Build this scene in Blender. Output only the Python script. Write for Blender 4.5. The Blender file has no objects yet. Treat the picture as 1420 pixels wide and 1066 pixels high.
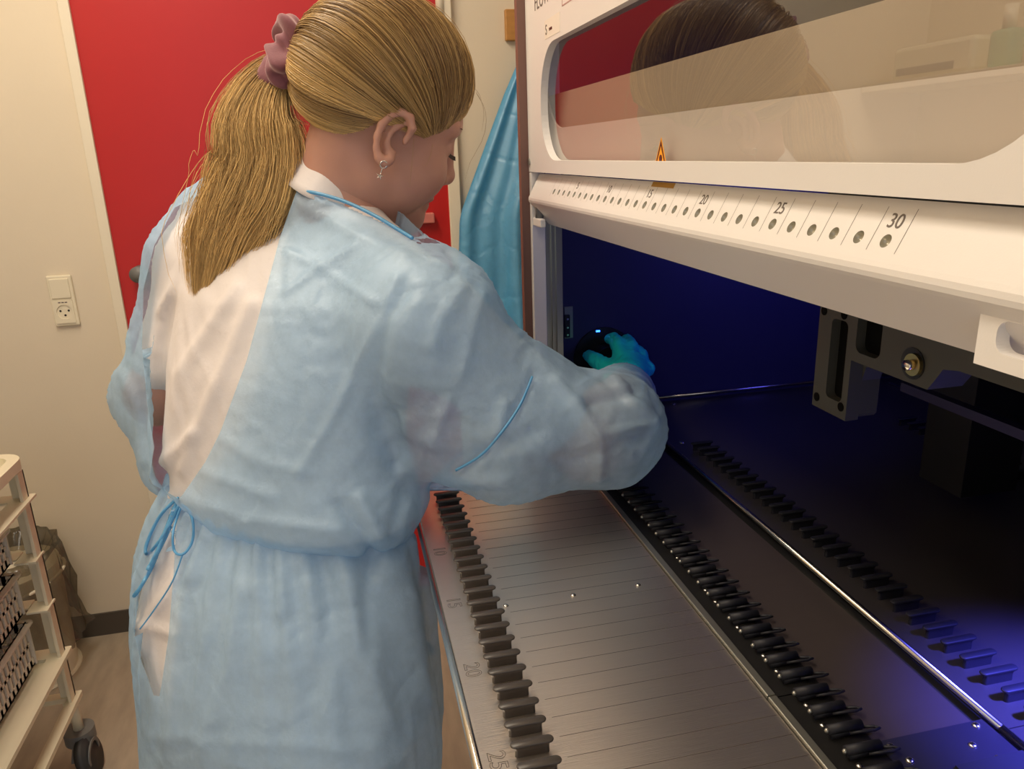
import bpy, bmesh, math, random
import numpy as np
from mathutils import Vector, Matrix
random.seed(7); RNG = np.random.default_rng(7)
scene = bpy.context.scene
COL = scene.collection
D = 0.90                                   # height of the deck above the floor

# ------------------------------------------------------------------ camera
CR = np.array([[0.222, 0.975, -0.031], [0.277, -0.094, -0.956], [-0.935, 0.203, -0.291]])
u_, s_, v_ = np.linalg.svd(CR); CR = u_ @ v_
CP = np.array([1.0158, -0.1100, 0.4509 + D]); FPX = 1057.47
cam_d = bpy.data.cameras.new('camera'); cam = bpy.data.objects.new('camera', cam_d); COL.objects.link(cam)
cam_d.sensor_fit = 'HORIZONTAL'; cam_d.sensor_width = 36.0; cam_d.lens = FPX / 1420 * 36.0
cam_d.clip_start = 0.01; cam_d.clip_end = 50
M = Matrix.Identity(4)
for i in range(3):
    M[i][0] = CR[0][i]; M[i][1] = -CR[1][i]; M[i][2] = -CR[2][i]; M[i][3] = CP[i]
cam.matrix_world = M
scene.camera = cam
def ray(u, v): return CR.T @ np.array([(u - 710) / FPX, (v - 533) / FPX, 1.0])
def S(u, v, d): return CP + d * ray(u, v)
def at(u, v, ax, val):
    r = ray(u, v); return CP + r * ((val - CP[ax]) / r[ax])
def proj(P):
    c = (np.asarray(P, float) - CP) @ CR.T
    return np.stack([710 + FPX * c[..., 0] / c[..., 2], 533 + FPX * c[..., 1] / c[..., 2], c[..., 2]], -1)

# ------------------------------------------------------------------ world, lights, exposure
scene.view_settings.view_transform = 'Standard'; scene.view_settings.look = 'None'
scene.view_settings.exposure = 0.0; scene.view_settings.gamma = 1.0
try: scene.view_settings.use_curve_mapping = False
except Exception: pass
w = bpy.data.worlds.new('world'); scene.world = w; w.use_nodes = True
w.node_tree.nodes['Background'].inputs[0].default_value = (0.84, 0.90, 1.0, 1)
w.node_tree.nodes['Background'].inputs[1].default_value = 0.88
def area(name, loc, target, sx, sy, power, color, spread=math.pi):
    l = bpy.data.lights.new(name, 'AREA'); l.shape = 'RECTANGLE'; l.size = sx; l.size_y = sy; l.energy = power; l.color = color
    l.spread = spread
    o = bpy.data.objects.new(name, l); COL.objects.link(o); o.location = loc
    o.rotation_euler = (Vector(target) - Vector(loc)).to_track_quat('-Z', 'Y').to_euler(); return o
WARM = (1.0, 0.88, 0.73)
area('ceiling_lamp_light', (-0.15, -0.55, 2.62), (-0.15, -0.55, 0), 1.2, 0.35, 16.0, WARM)
area('ceiling_lamp_light', (0.85, -0.95, 2.62), (0.85, -0.95, 0), 1.2, 0.35, 6.0, WARM)
def spot(name, loc, target, power, color, ang, rad=0.02, blend=0.6):
    l = bpy.data.lights.new(name, 'SPOT'); l.energy = power; l.color = color; l.spot_size = ang; l.spot_blend = blend; l.shadow_soft_size = rad
    o = bpy.data.objects.new(name, l); COL.objects.link(o); o.location = loc
    o.rotation_euler = (Vector(target) - Vector(loc)).to_track_quat('-Z', 'Y').to_euler(); return o
UV = (0.10, 0.10, 1.0)
spot('uv_lamp_light', (0.715, 0.49, D + 0.27), (0.655, 0.45, D), 55.0, UV, math.radians(64), blend=0.9)
area('uv_lamp_light', (0.25, 0.80, D + 0.36), (-0.24, 0.5, D + 0.20), 0.5, 0.05, 0.6, UV, math.radians(110))

# ------------------------------------------------------------------ materials
def mat(name, color, rough=0.5, metal=0.0, var=0.0, vscale=30, bump=0.0, bscale=200, spec=0.5, stretch=None, coat=0.0):
    m = bpy.data.materials.new(name); m.use_nodes = True; nt = m.node_tree; b = nt.nodes['Principled BSDF']
    b.inputs['Base Color'].default_value = (*color, 1); b.inputs['Roughness'].default_value = rough; b.inputs['Metallic'].default_value = metal
    b.inputs['Specular IOR Level'].default_value = spec; b.inputs['Coat Weight'].default_value = coat
    tc = nt.nodes.new('ShaderNodeTexCoord'); src = tc.outputs['Object']
    if stretch:
        mp = nt.nodes.new('ShaderNodeMapping'); mp.inputs['Scale'].default_value = stretch; nt.links.new(src, mp.inputs[0]); src = mp.outputs[0]
    if var > 0:
        n = nt.nodes.new('ShaderNodeTexNoise'); n.inputs['Scale'].default_value = vscale; n.inputs['Detail'].default_value = 4; nt.links.new(src, n.inputs['Vector'])
        r = nt.nodes.new('ShaderNodeMix'); r.data_type = 'RGBA'
        r.inputs[6].default_value = (*[c * (1 - var) for c in color], 1); r.inputs[7].default_value = (*[min(1, c * (1 + var)) for c in color], 1)
        nt.links.new(n.outputs['Fac'], r.inputs[0]); nt.links.new(r.outputs[2], b.inputs['Base Color'])
    if bump > 0:
        n = nt.nodes.new('ShaderNodeTexNoise'); n.inputs['Scale'].default_value = bscale; n.inputs['Detail'].default_value = 3; nt.links.new(src, n.inputs['Vector'])
        bp = nt.nodes.new('ShaderNodeBump'); bp.inputs['Strength'].default_value = bump; bp.inputs['Distance'].default_value = 0.002
        nt.links.new(n.outputs['Fac'], bp.inputs['Height']); nt.links.new(bp.outputs[0], b.inputs['Normal'])
    return m
def P(m): return m.node_tree.nodes['Principled BSDF']
M_wall = mat('painted_wall', (0.79, 0.69, 0.535), 0.7, var=0.03, vscale=6, bump=0.08, bscale=120)
M_trim = mat('painted_wood_trim', (0.84, 0.76, 0.60), 0.45, var=0.02)
M_red = mat('red_laminate', (0.50, 0.012, 0.012), 0.32, var=0.04, vscale=8)
M_floor = mat('vinyl_floor', (0.42, 0.345, 0.26), 0.5, var=0.30, vscale=9, stretch=(1.0, 3.5, 1), bump=0.05)
M_base = mat('baseboard_vinyl', (0.085, 0.070, 0.055), 0.5)
M_plastic = mat('cream_plastic', (0.82, 0.75, 0.56), 0.38, var=0.02)
M_basket = mat('basket_plastic', (0.74, 0.66, 0.56), 0.42, var=0.02)
M_socket = mat('socket_plastic', (0.84, 0.76, 0.58), 0.35)
M_black = mat('black_plastic', (0.012, 0.012, 0.013), 0.42)
M_pin = mat('guide_pin_plastic', (0.060, 0.050, 0.044), 0.38, var=0.1)
M_pinblue = mat('dark_pin_plastic', (0.016, 0.016, 0.022), 0.5, spec=0.3)
M_grey = mat('grey_plastic', (0.17, 0.17, 0.165), 0.42)
M_dgrey = mat('dark_rubber', (0.035, 0.035, 0.036), 0.55)
M_white = mat('white_powder_coat', (0.84, 0.80, 0.76), 0.42, bump=0.03, bscale=900)
M_brown = mat('brown_edge_seal', (0.20, 0.10, 0.075), 0.5)
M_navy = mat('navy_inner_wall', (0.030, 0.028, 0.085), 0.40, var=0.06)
M_deck = mat('anodised_deck', (0.085, 0.075, 0.080), 0.33, 0.55, var=0.08, vscale=14)
M_load = mat('dark_brushed_plate', (0.105, 0.082, 0.078), 0.42, 0.6, var=0.06, vscale=60, stretch=(1, 0.04, 1))
M_blackbar = mat('black_anodised_bar', (0.016, 0.015, 0.015), 0.38, 0.2)
M_silver = mat('polished_steel', (0.78, 0.74, 0.66), 0.22, 1.0)
M_rail = mat('aluminium_profile', (0.42, 0.41, 0.36), 0.35, 0.85)
M_bracket = mat('black_anodised_arm', (0.070, 0.070, 0.060), 0.5, 0.1)
M_brass = mat('brass_fitting', (0.45, 0.34, 0.14), 0.3, 1.0)
M_mark = mat('printed_marking', (0.16, 0.13, 0.11), 0.6)
M_engr = mat('engraved_line', (0.07, 0.050, 0.042), 0.6)
M_yellow = mat('warning_yellow', (0.85, 0.36, 0.02), 0.5)
M_dark = mat('warning_dark_print', (0.10, 0.012, 0.006), 0.5)
M_inner = mat('bright_zone_tint', (0.74, 0.68, 0.64), 0.55)  # pale and beige tones for the added brightness plates behind the pane
M_inner2 = mat('midtone_zone_tint', (0.42, 0.35, 0.28), 0.6)
M_wood = mat('oiled_wood', (0.50, 0.24, 0.06), 0.45, var=0.2, vscale=14, stretch=(1, 1, 8))
M_label = mat('label_paper', (0.88, 0.80, 0.70), 0.5)
M_green = mat('green_wrapper', (0.01, 0.30, 0.14), 0.35)
M_bench = mat('bench_laminate', (0.6, 0.57, 0.5), 0.45)
# brushed steel of the loading tray
M_tray = mat('brushed_steel_tray', (0.72, 0.65, 0.59), 0.29, 0.92, var=0.05, vscale=90, stretch=(1.0, 0.02, 1), bump=0.22, bscale=1400)
# lit indicator, seen as a small grey glass bowl
M_lens = mat('indicator_bowl', (0.50, 0.47, 0.38), 0.25, 0.4)
M_uv = bpy.data.materials.new('blue_led'); M_uv.use_nodes = True
P(M_uv).inputs['Emission Color'].default_value = (0.02, 0.14, 1, 1); P(M_uv).inputs['Emission Strength'].default_value = 6
M_lamp = bpy.data.materials.new('lamp_diffuser'); M_lamp.use_nodes = True
P(M_lamp).inputs['Emission Color'].default_value = (1.0, 0.84, 0.6, 1); P(M_lamp).inputs['Emission Strength'].default_value = 4
def node_mat(name, build):
    m = bpy.data.materials.new(name); m.use_nodes = True; nt = m.node_tree; nt.nodes.clear()
    out = nt.nodes.new('ShaderNodeOutputMaterial'); nt.links.new(build(nt), out.inputs[0]); return m
def _pane(nt):
    tr = nt.nodes.new('ShaderNodeBsdfTransparent'); tr.inputs[0].default_value = (0.95, 0.94, 0.92, 1)
    gl = nt.nodes.new('ShaderNodeBsdfGlossy'); gl.inputs['Roughness'].default_value = 0.012; gl.inputs[0].default_value = (0.95, 0.95, 0.95, 1)
    lw = nt.nodes.new('ShaderNodeFresnel'); lw.inputs['IOR'].default_value = 2.3
    ge = nt.nodes.new('ShaderNodeNewGeometry'); iv = nt.nodes.new('ShaderNodeMath'); iv.operation = 'SUBTRACT'; iv.inputs[0].default_value = 1.0; nt.links.new(ge.outputs['Backfacing'], iv.inputs[1])
    mu = nt.nodes.new('ShaderNodeMath'); mu.operation = 'MULTIPLY'; nt.links.new(iv.outputs[0], mu.inputs[0]); nt.links.new(lw.outputs[0], mu.inputs[1])
    mx = nt.nodes.new('ShaderNodeMixShader'); nt.links.new(mu.outputs[0], mx.inputs[0]); nt.links.new(tr.outputs[0], mx.inputs[1]); nt.links.new(gl.outputs[0], mx.inputs[2])
    return mx.outputs[0]
M_pane = node_mat('acrylic_pane', _pane)
def cloth_mat(name, color, trans_col, transp, transl=0.35, bump=0.35, rough=0.6, sheen=0.08, crease=0.25):
    def f(nt):
        tc = nt.nodes.new('ShaderNodeTexCoord')
        n1 = nt.nodes.new('ShaderNodeTexNoise'); n1.inputs['Scale'].default_value = 900; n1.inputs['Detail'].default_value = 2
        n2 = nt.nodes.new('ShaderNodeTexNoise'); n2.inputs['Scale'].default_value = 14; n2.inputs['Detail'].default_value = 6; n2.inputs['Roughness'].default_value = 0.6
        for n in (n1, n2): nt.links.new(tc.outputs['Object'], n.inputs['Vector'])
        b1 = nt.nodes.new('ShaderNodeBump'); b1.inputs['Strength'].default_value = bump * 0.5; b1.inputs['Distance'].default_value = 0.0008; nt.links.new(n1.outputs['Fac'], b1.inputs['Height'])
        b2 = nt.nodes.new('ShaderNodeBump'); b2.inputs['Strength'].default_value = bump; b2.inputs['Distance'].default_value = 0.006; nt.links.new(n2.outputs['Fac'], b2.inputs['Height']); nt.links.new(b1.outputs[0], b2.inputs['Normal'])
        vo = nt.nodes.new('ShaderNodeTexVoronoi'); vo.feature = 'DISTANCE_TO_EDGE'; vo.inputs['Scale'].default_value = 9.0; vo.inputs['Randomness'].default_value = 1.0
        ds = nt.nodes.new('ShaderNodeVectorMath'); ds.operation = 'MULTIPLY_ADD'; ds.inputs[1].default_value = (0.05, 0.05, 0.05); nt.links.new(n2.outputs['Color'], ds.inputs[0]); nt.links.new(tc.outputs['Object'], ds.inputs[2]); nt.links.new(ds.outputs[0], vo.inputs['Vector'])
        rm = nt.nodes.new('ShaderNodeMapRange'); rm.interpolation_type = 'SMOOTHSTEP'; rm.inputs['From Min'].default_value = 0.0; rm.inputs['From Max'].default_value = 0.10; nt.links.new(vo.outputs['Distance'], rm.inputs['Value'])
        b3 = nt.nodes.new('ShaderNodeBump'); b3.inputs['Strength'].default_value = crease; b3.inputs['Distance'].default_value = 0.004; nt.links.new(rm.outputs[0], b3.inputs['Height']); nt.links.new(b2.outputs[0], b3.inputs['Normal']); b2 = b3
        d = nt.nodes.new('ShaderNodeBsdfDiffuse'); d.inputs[0].default_value = (*color, 1)
        t = nt.nodes.new('ShaderNodeBsdfTranslucent'); t.inputs[0].default_value = (*color, 1)
        g = nt.nodes.new('ShaderNodeBsdfGlossy'); g.inputs['Roughness'].default_value = rough * 0.75; g.inputs[0].default_value = (0.9, 0.95, 1, 1)
        tp = nt.nodes.new('ShaderNodeBsdfTransparent'); tp.inputs[0].default_value = (*trans_col, 1)
        for x in (d, t, g): nt.links.new(b2.outputs[0], x.inputs['Normal'])
        m1 = nt.nodes.new('ShaderNodeMixShader'); m1.inputs[0].default_value = transl; nt.links.new(d.outputs[0], m1.inputs[1]); nt.links.new(t.outputs[0], m1.inputs[2])
        m2 = nt.nodes.new('ShaderNodeMixShader'); m2.inputs[0].default_value = sheen; nt.links.new(m1.outputs[0], m2.inputs[1]); nt.links.new(g.outputs[0], m2.inputs[2])
        m3 = nt.nodes.new('ShaderNodeMixShader'); nt.links.new(m2.outputs[0], m3.inputs[1]); nt.links.new(tp.outputs[0], m3.inputs[2])
        mr = nt.nodes.new('ShaderNodeMapRange'); mr.inputs['From Min'].default_value = 0.35; mr.inputs['From Max'].default_value = 0.65
        mr.inputs['To Min'].default_value = max(0, transp - 0.10); mr.inputs['To Max'].default_value = transp + 0.10
        nt.links.new(n2.outputs['Fac'], mr.inputs['Value']); nt.links.new(mr.outputs[0], m3.inputs[0])
        return m3.outputs[0]
    return node_mat(name, f)
M_gown = cloth_mat('blue_nonwoven', (0.52, 0.73, 0.95), (0.80, 0.92, 1.0), 0.42)
M_tie = cloth_mat('blue_tie', (0.14, 0.48, 0.78), (0.7, 0.9, 1.0), 0.03, bump=0.2)
M_apron = cloth_mat('blue_film', (0.10, 0.52, 0.86), (0.5, 0.85, 1.0), 0.10, transl=0.3, bump=0.15, sheen=0.15)
M_coat = cloth_mat('white_cotton', (0.84, 0.78, 0.76), (1, 1, 1), 0.0, transl=0.15, bump=0.3, sheen=0.02)
for n in M_coat.node_tree.nodes:
    if n.type == 'MAP_RANGE': n.inputs['To Min'].default_value = 0; n.inputs['To Max'].default_value = 0
M_trouser = mat('white_trousers', (0.7, 0.68, 0.66), 0.8)
M_shoe = mat('dark_shoe', (0.05, 0.05, 0.05), 0.6)
M_bag = cloth_mat('clear_bag_film', (0.22, 0.20, 0.16), (0.62, 0.58, 0.50), 0.62, transl=0.3, bump=0.4, sheen=0.15, rough=0.3)
M_skin = mat('skin', (0.50, 0.255, 0.185), 0.5, var=0.06, vscale=60, bump=0.06, bscale=700)
P(M_skin).inputs['Subsurface Weight'].default_value = 0.15; P(M_skin).inputs['Subsurface Radius'].default_value = (0.01, 0.004, 0.002); P(M_skin).inputs['Subsurface Scale'].default_value = 0.5
M_glove = mat('nitrile_glove', (0.02, 0.92, 0.76), 0.42, var=0.05, bump=0.1, bscale=300)
M_scrunch = mat('mauve_velvet', (0.20, 0.060, 0.075), 0.75, var=0.2, vscale=120, bump=0.15, bscale=500)
P(M_scrunch).inputs['Sheen Weight'].default_value = 0.7; P(M_scrunch).inputs['Sheen Tint'].default_value = (1, 0.75, 0.75, 1)
def _hair():
    m = mat('golden_brown_hair', (0.30, 0.14, 0.035), 0.36, spec=0.6); nt = m.node_tree
    at_ = nt.nodes.new('ShaderNodeAttribute'); at_.attribute_name = 'tone'
    r = nt.nodes.new('ShaderNodeMix'); r.data_type = 'RGBA'; r.inputs[6].default_value = (0.17, 0.085, 0.028, 1); r.inputs[7].default_value = (1.0, 0.66, 0.25, 1)
    nt.links.new(at_.outputs['Fac'], r.inputs[0]); nt.links.new(r.outputs[2], P(m).inputs['Base Color'])
    return m
M_hair = _hair()
M_lash = mat('dark_lashes', (0.03, 0.018, 0.012), 0.6)
M_bottle = mat('clear_green_bottle', (0.45, 0.75, 0.55), 0.1); P(M_bottle).inputs['Transmission Weight'].default_value = 0.6

# ------------------------------------------------------------------ mesh helpers
def obj(name, bm, m, parent=None, smooth=False):
    me = bpy.data.meshes.new(name); bm.normal_update(); bm.to_mesh(me); bm.free()
    if m is not None: me.materials.append(m)
    o = bpy.data.objects.new(name, me); COL.objects.link(o)
    if parent is not None: o.parent = parent
    if smooth:
        for p in me.polygons: p.use_smooth = True
    return o
def npobj(name, V, Fc, m, parent=None, smooth=True):
    me = bpy.data.meshes.new(name); V = np.asarray(V, np.float32); Fc = np.asarray(Fc, np.int32); n = Fc.shape[1]
    me.vertices.add(len(V)); me.vertices.foreach_set('co', V.ravel())
    me.loops.add(Fc.size); me.loops.foreach_set('vertex_index', Fc.ravel())
    me.polygons.add(len(Fc)); me.polygons.foreach_set('loop_start', np.arange(0, Fc.size, n, dtype=np.int32))
    me.polygons.foreach_set('loop_total', np.full(len(Fc), n, np.int32))
    me.polygons.foreach_set('use_smooth', np.full(len(Fc), smooth, bool))
    me.update(calc_edges=True); me.validate()
    me.materials.append(m); o = bpy.data.objects.new(name, me); COL.objects.link(o)
    if parent is not None: o.parent = parent
    return o
def tag(o, label=None, cat=None, group=None, kind=None):
    if label: o['label'] = label
    if cat: o['category'] = cat
    if group: o['group'] = group
    if kind: o['kind'] = kind
    return o
def empty(name, loc=(0, 0, 0)):
    o = bpy.data.objects.new(name, None); COL.objects.link(o); o.location = loc; o.empty_display_size = 0.05; return o
def part(name, bm, m, root, smooth=False):
    """a mesh given in world coordinates, parented to a root that stands elsewhere"""
    o = obj(name, bm, m, None, smooth); o.parent = root
    l = Vector((0, 0, 0)); r = root
    while r is not None: l += r.location; r = r.parent
    o.location = -l; return o
def nppart(name, V, Fc, m, root, smooth=True):
    o = npobj(name, V, Fc, m, None, smooth); o.parent = root
    l = Vector((0, 0, 0)); r = root
    while r is not None: l += r.location; r = r.parent
    o.location = -l; return o
def box(bm, x0, x1, y0, y1, z0, z1, bev=0.0, seg=2):
    r = bmesh.ops.create_cube(bm, size=1.0)
    for v in r['verts']:
        v.co = Vector(((x0 + x1) / 2 + v.co.x * (x1 - x0), (y0 + y1) / 2 + v.co.y * (y1 - y0), (z0 + z1) / 2 + v.co.z * (z1 - z0)))
    if bev > 0:
        es = list({e for v in r['verts'] for e in v.link_edges})
        bmesh.ops.bevel(bm, geom=es, offset=bev, segments=seg, affect='EDGES', profile=0.5)
    return bm
def B(*a, **k): return box(bmesh.new(), *a, **k)
def cyl(bm, p, q, r, n=20, r2=None, cap=True):
    p, q = Vector(p), Vector(q); d = q - p
    rr = bmesh.ops.create_cone(bm, cap_ends=cap, segments=n, radius1=r, radius2=r if r2 is None else r2, depth=d.length)
    mt = Matrix.Translation((p + q) / 2) @ d.to_track_quat('Z', 'Y').to_matrix().to_4x4()
    bmesh.ops.transform(bm, matrix=mt, verts=rr['verts']); return bm
def prism(bm, pts, axis, a, b):
    """polygon pts (2D) extruded along axis from a to b. axis 0: pts are (y,z); 1: (x,z); 2: (x,y)"""
    def mk(p, t):
        return {0: (t, p[0], p[1]), 1: (p[0], t, p[1]), 2: (p[0], p[1], t)}[axis]
    A = [bm.verts.new(mk(p, a)) for p in pts]; Bv = [bm.verts.new(mk(p, b)) for p in pts]; n = len(pts)
    fs = [bm.faces.new(A), bm.faces.new(Bv[::-1])]
    for i in range(n): fs.append(bm.faces.new((A[i], Bv[i], Bv[(i + 1) % n], A[(i + 1) % n])))
    bmesh.ops.recalc_face_normals(bm, faces=fs); return bm
def rrect(x0, x1, y0, y1, r, n=10):
    pts = []
    for cx, cy, a0 in ((x1 - r, y0 + r, -90), (x1 - r, y1 - r, 0), (x0 + r, y1 - r, 90), (x0 + r, y0 + r, 180)):
        for i in range(n + 1):
            a = math.radians(a0 + 90 * i / n); pts.append((cx + r * math.cos(a), cy + r * math.sin(a)))
    return pts
def ringplate(bm, outer, inner, axis, a, b):
    """plate with a hole: outer and inner are closed 2D loops of the same length"""
    def mk(p, t): return {0: (t, p[0], p[1]), 1: (p[0], t, p[1]), 2: (p[0], p[1], t)}[axis]
    L = [[bm.verts.new(mk(p, t)) for p in loop] for loop, t in ((outer, a), (inner, a), (outer, b), (inner, b))]
    n = len(outer); fs = []
    for i in range(n):
        j = (i + 1) % n
        for p, q in ((0, 1), (2, 3), (0, 2), (1, 3)):
            fs.append(bm.faces.new((L[p][i], L[p][j], L[q][j], L[q][i])))
    bmesh.ops.recalc_face_normals(bm, faces=fs); return bm
def rect_around(inner, x0, x1, y0, y1):
    """points on the rectangle x0..y1 matched one by one to a rounded rectangle loop made by rrect"""
    n = len(inner) // 4; out = []
    for k, p in enumerate(inner):
        q, i = divmod(k, n); i = i / (n - 1)
        if q == 0: out.append((p[0], y0) if i < 0.5 else (x1, p[1]))
        elif q == 1: out.append((x1, p[1]) if i < 0.5 else (p[0], y1))
        elif q == 2: out.append((p[0], y1) if i < 0.5 else (x0, p[1]))
        else: out.append((x0, p[1]) if i < 0.5 else (p[0], y0))
        if abs(i - 0.5) < 1e-6: out[-1] = {0: (x1, y0), 1: (x1, y1), 2: (x0, y1), 3: (x0, y0)}[q]
    return out
def tube(bm, pts, r, n=8, close=False):
    pts = [Vector(p) for p in pts]; N = len(pts); rings = []; up = Vector((0, 0, 1))
    for i, p in enumerate(pts):
        t = (pts[(i + 1) % N] - pts[i - 1]) if close else (pts[min(i + 1, N - 1)] - pts[max(i - 1, 0)])
        t.normalize(); a = t.cross(up)
        if a.length < 1e-3: a = t.cross(Vector((1, 0, 0)))
        a.normalize(); b = t.cross(a); rr = r[i] if hasattr(r, '__len__') else r
        rings.append([bm.verts.new(p + rr * (math.cos(2 * math.pi * k / n) * a + math.sin(2 * math.pi * k / n) * b)) for k in range(n)])
    for i in range(N if close else N - 1):
        A, Bq = rings[i], rings[(i + 1) % N]
        for k in range(n): bm.faces.new((A[k], A[(k + 1) % n], Bq[(k + 1) % n], Bq[k]))
    if not close: bm.faces.new(rings[0][::-1]); bm.faces.new(rings[-1])
    return bm
def text_mesh(body, size, outline=0.0, depth=0.0002):
    cu = bpy.data.curves.new('txt', 'FONT'); cu.body = body; cu.size = size; cu.align_x = 'CENTER'; cu.align_y = 'CENTER'
    if outline > 0: cu.fill_mode = 'NONE'; cu.bevel_depth = outline; cu.bevel_resolution = 0
    else: cu.extrude = depth
    o = bpy.data.objects.new('txt', cu); COL.objects.link(o)
    dg = bpy.context.evaluated_depsgraph_get(); me = bpy.data.meshes.new_from_object(o.evaluated_get(dg))
    bpy.data.objects.remove(o); bpy.data.curves.remove(cu); return me
def place_text(name, body, size, m, root, origin, ax, ay, outline=0.0, depth=0.0002):
    me = text_mesh(body, size, outline, depth); ax, ay = Vector(ax), Vector(ay); az = ax.cross(ay).normalized()
    mt = Matrix((ax, ay, az)).transposed().to_4x4(); mt.translation = Vector(origin); me.transform(mt)
    me.materials.clear(); me.materials.append(m); o = bpy.data.objects.new(name, me); COL.objects.link(o); o.parent = root
    l = Vector((0, 0, 0)); r = root
    while r is not None: l += r.location; r = r.parent
    o.location = -l; return o

# ================================================================== the room
WX = -1.20
tag(obj('wall_back', B(WX - 0.12, WX, -1.47, 1.6, 0, 2.75), M_wall), kind='structure')
tag(obj('wall_left', B(WX - 0.12, 3.0, -1.47, -1.35, 0, 2.75), M_wall), kind='structure')
tag(obj('wall_right', B(WX - 0.12, 3.0, 1.48, 1.6, 0, 2.75), M_wall), kind='structure')
tag(obj('floor', B(WX - 0.12, 3.0, -1.47, 1.6, -0.1, 0), M_floor), kind='structure')
tag(obj('ceiling', B(WX - 0.12, 3.0, -1.47, 1.6, 2.75, 2.85), M_wall), kind='structure')
bm = B(WX, WX + 0.006, -1.35, -0.714, 0, 0.073); box(bm, WX, WX + 0.006, 0.236, 1.48, 0, 0.073)
tag(obj('baseboard_back', bm, M_base), kind='structure')
# door
door = tag(obj('door_1', B(WX, WX + 0.012, -0.688, 0.203, 0.01, 2.08), M_red), 'red laminate door in the back wall behind the person', None, kind='structure')
bm = B(WX, WX + 0.022, -0.714, -0.688, 0, 2.106, bev=0.002); box(bm, WX, WX + 0.022, 0.203, 0.236, 0, 2.106, bev=0.002); box(bm, WX, WX + 0.022, -0.688, 0.203, 2.08, 2.106, bev=0.002)
tag(obj('trim_1', bm, M_trim), kind='structure')
M_handle = mat('pink_lacquer_handle', (0.62, 0.20, 0.17), 0.3)
bm = B(WX + 0.012, WX + 0.040, -0.10, 0.157, D + 0.268, D + 0.296, bev=0.003)
part('door_handle', bm, M_handle, door)
bm = cyl(bmesh.new(), (WX + 0.012, -0.632, D + 0.175), (WX + 0.055, -0.632, D + 0.175), 0.021, 24); part('lock_knob', bm, M_grey, door, True)
bm = cyl(bmesh.new(), (WX + 0.020, 0.206, D + 0.80), (WX + 0.020, 0.206, D + 0.89), 0.011, 16); part('hinge', bm, M_trim, door, True)

# wall socket
sk = tag(empty('wall_socket', (WX, -0.836, D + 0.112)), 'cream wall plate with a rocker switch above a round power socket', 'wall socket')
part('frame', B(WX, WX + 0.010, -0.866, -0.806, D + 0.046, D + 0.180, bev=0.003), M_socket, sk)
part('rocker_switch', B(WX + 0.009, WX + 0.014, -0.860, -0.813, D + 0.120, D + 0.172, bev=0.002), M_socket, sk)
inner = [(-0.836 + 0.019 * math.cos(2 * math.pi * (i + 0.5) / 44 - math.pi / 2), D + 0.084 + 0.019 * math.sin(2 * math.pi * (i + 0.5) / 44 - math.pi / 2)) for i in range(44)]
def sq_around(inner, x0, x1, y0, y1):
    cx, cy = (x0 + x1) / 2, (y0 + y1) / 2; out = []
    for p in inner:
        a = math.atan2(p[1] - sum(q[1] for q in inner) / len(inner), p[0] - sum(q[0] for q in inner) / len(inner)); c, s = math.cos(a), math.sin(a)
        k = min((x1 - x0) / 2 / max(abs(c), 1e-6), (y1 - y0) / 2 / max(abs(s), 1e-6)); out.append((cx + k * c, cy + k * s))
    return out
bm = ringplate(bmesh.new(), sq_around(inner, -0.860, -0.813, D + 0.054, D + 0.116), inner, 0, WX + 0.006, WX + 0.013)
face = part('socket_face', bm, M_socket, sk)
bm = cyl(bmesh.new(), (WX + 0.003, -0.836, D + 0.084), (WX + 0.0105, -0.836, D + 0.084), 0.019, 32); part('socket_cup', bm, M_socket, face)
bm = bmesh.new()
for dy, dz in ((-0.010, 0.003), (0.010, 0.003), (0.0, -0.009)): cyl(bm, (WX + 0.0095, -0.836 + dy, D + 0.084 + dz), (WX + 0.0112, -0.836 + dy, D + 0.084 + dz), 0.0028, 12)
part('contact_hole', bm, M_black, face)
bm = bmesh.new()
for dy in (-0.008, 0, 0.008): box(bm, WX + 0.013, WX + 0.0133, -0.836 + dy - 0.003, -0.836 + dy + 0.003, D + 0.108, D + 0.111)
part('printed_mark', bm, M_mark, face)

# wooden peg board and the blue apron hanging from it
pg = tag(obj('peg_board', B(WX, WX + 0.018, 0.383, 0.62, D + 0.742, D + 0.820, bev=0.003), M_wood), 'light brown wooden peg board high on the back wall beside the door', 'peg board')
bm = cyl(bmesh.new(), (WX + 0.015, 0.47, D + 0.775), (WX + 0.085, 0.47, D + 0.785), 0.008, 14); part('peg', bm, M_wood, pg, True)
def hanging():
    nu, nv = 90, 70; V = []; 
    for j in range(nv + 1):
        t = j / nv; z = D + 0.765 - t * 0.95
        for i in range(nu + 1):
            s = i / nu
            # left edge follows the fall of the cloth
            yl = np.interp(z - D, [-0.2, 0.02, 0.177, 0.27, 0.30, 0.45, 0.60, 0.70, 0.765], [0.215, 0.216, 0.219, 0.226, 0.234, 0.30, 0.365, 0.415, 0.462])
            yr = np.interp(t, [0, 0.1, 0.4, 1.0], [0.478, 0.55, 0.66, 0.72]); y = yl + (yr - yl) * s
            amp = 0.008 + 0.020 * min(1, t * 2)
            x = WX + 0.055 + amp * (math.sin(s * 21 + 1.2 * math.sin(t * 3)) + 0.6 * math.sin(s * 37 + 2 * t)) * (0.35 + s) + 0.02 * math.sin(math.pi * s)
            if s < 0.06: x -= 0.02 * (1 - s / 0.06) * min(1, t * 3)
            V.append((x, y, z))
    Fc = [(j * (nu + 1) + i, j * (nu + 1) + i + 1, (j + 1) * (nu + 1) + i + 1, (j + 1) * (nu + 1) + i) for j in range(nv) for i in range(nu)]
    return V, Fc
V, Fc = hanging()
ap = tag(npobj('plastic_apron', V, Fc, M_apron), 'bright blue plastic apron hanging in folds from the wooden peg board', 'apron')
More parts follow.
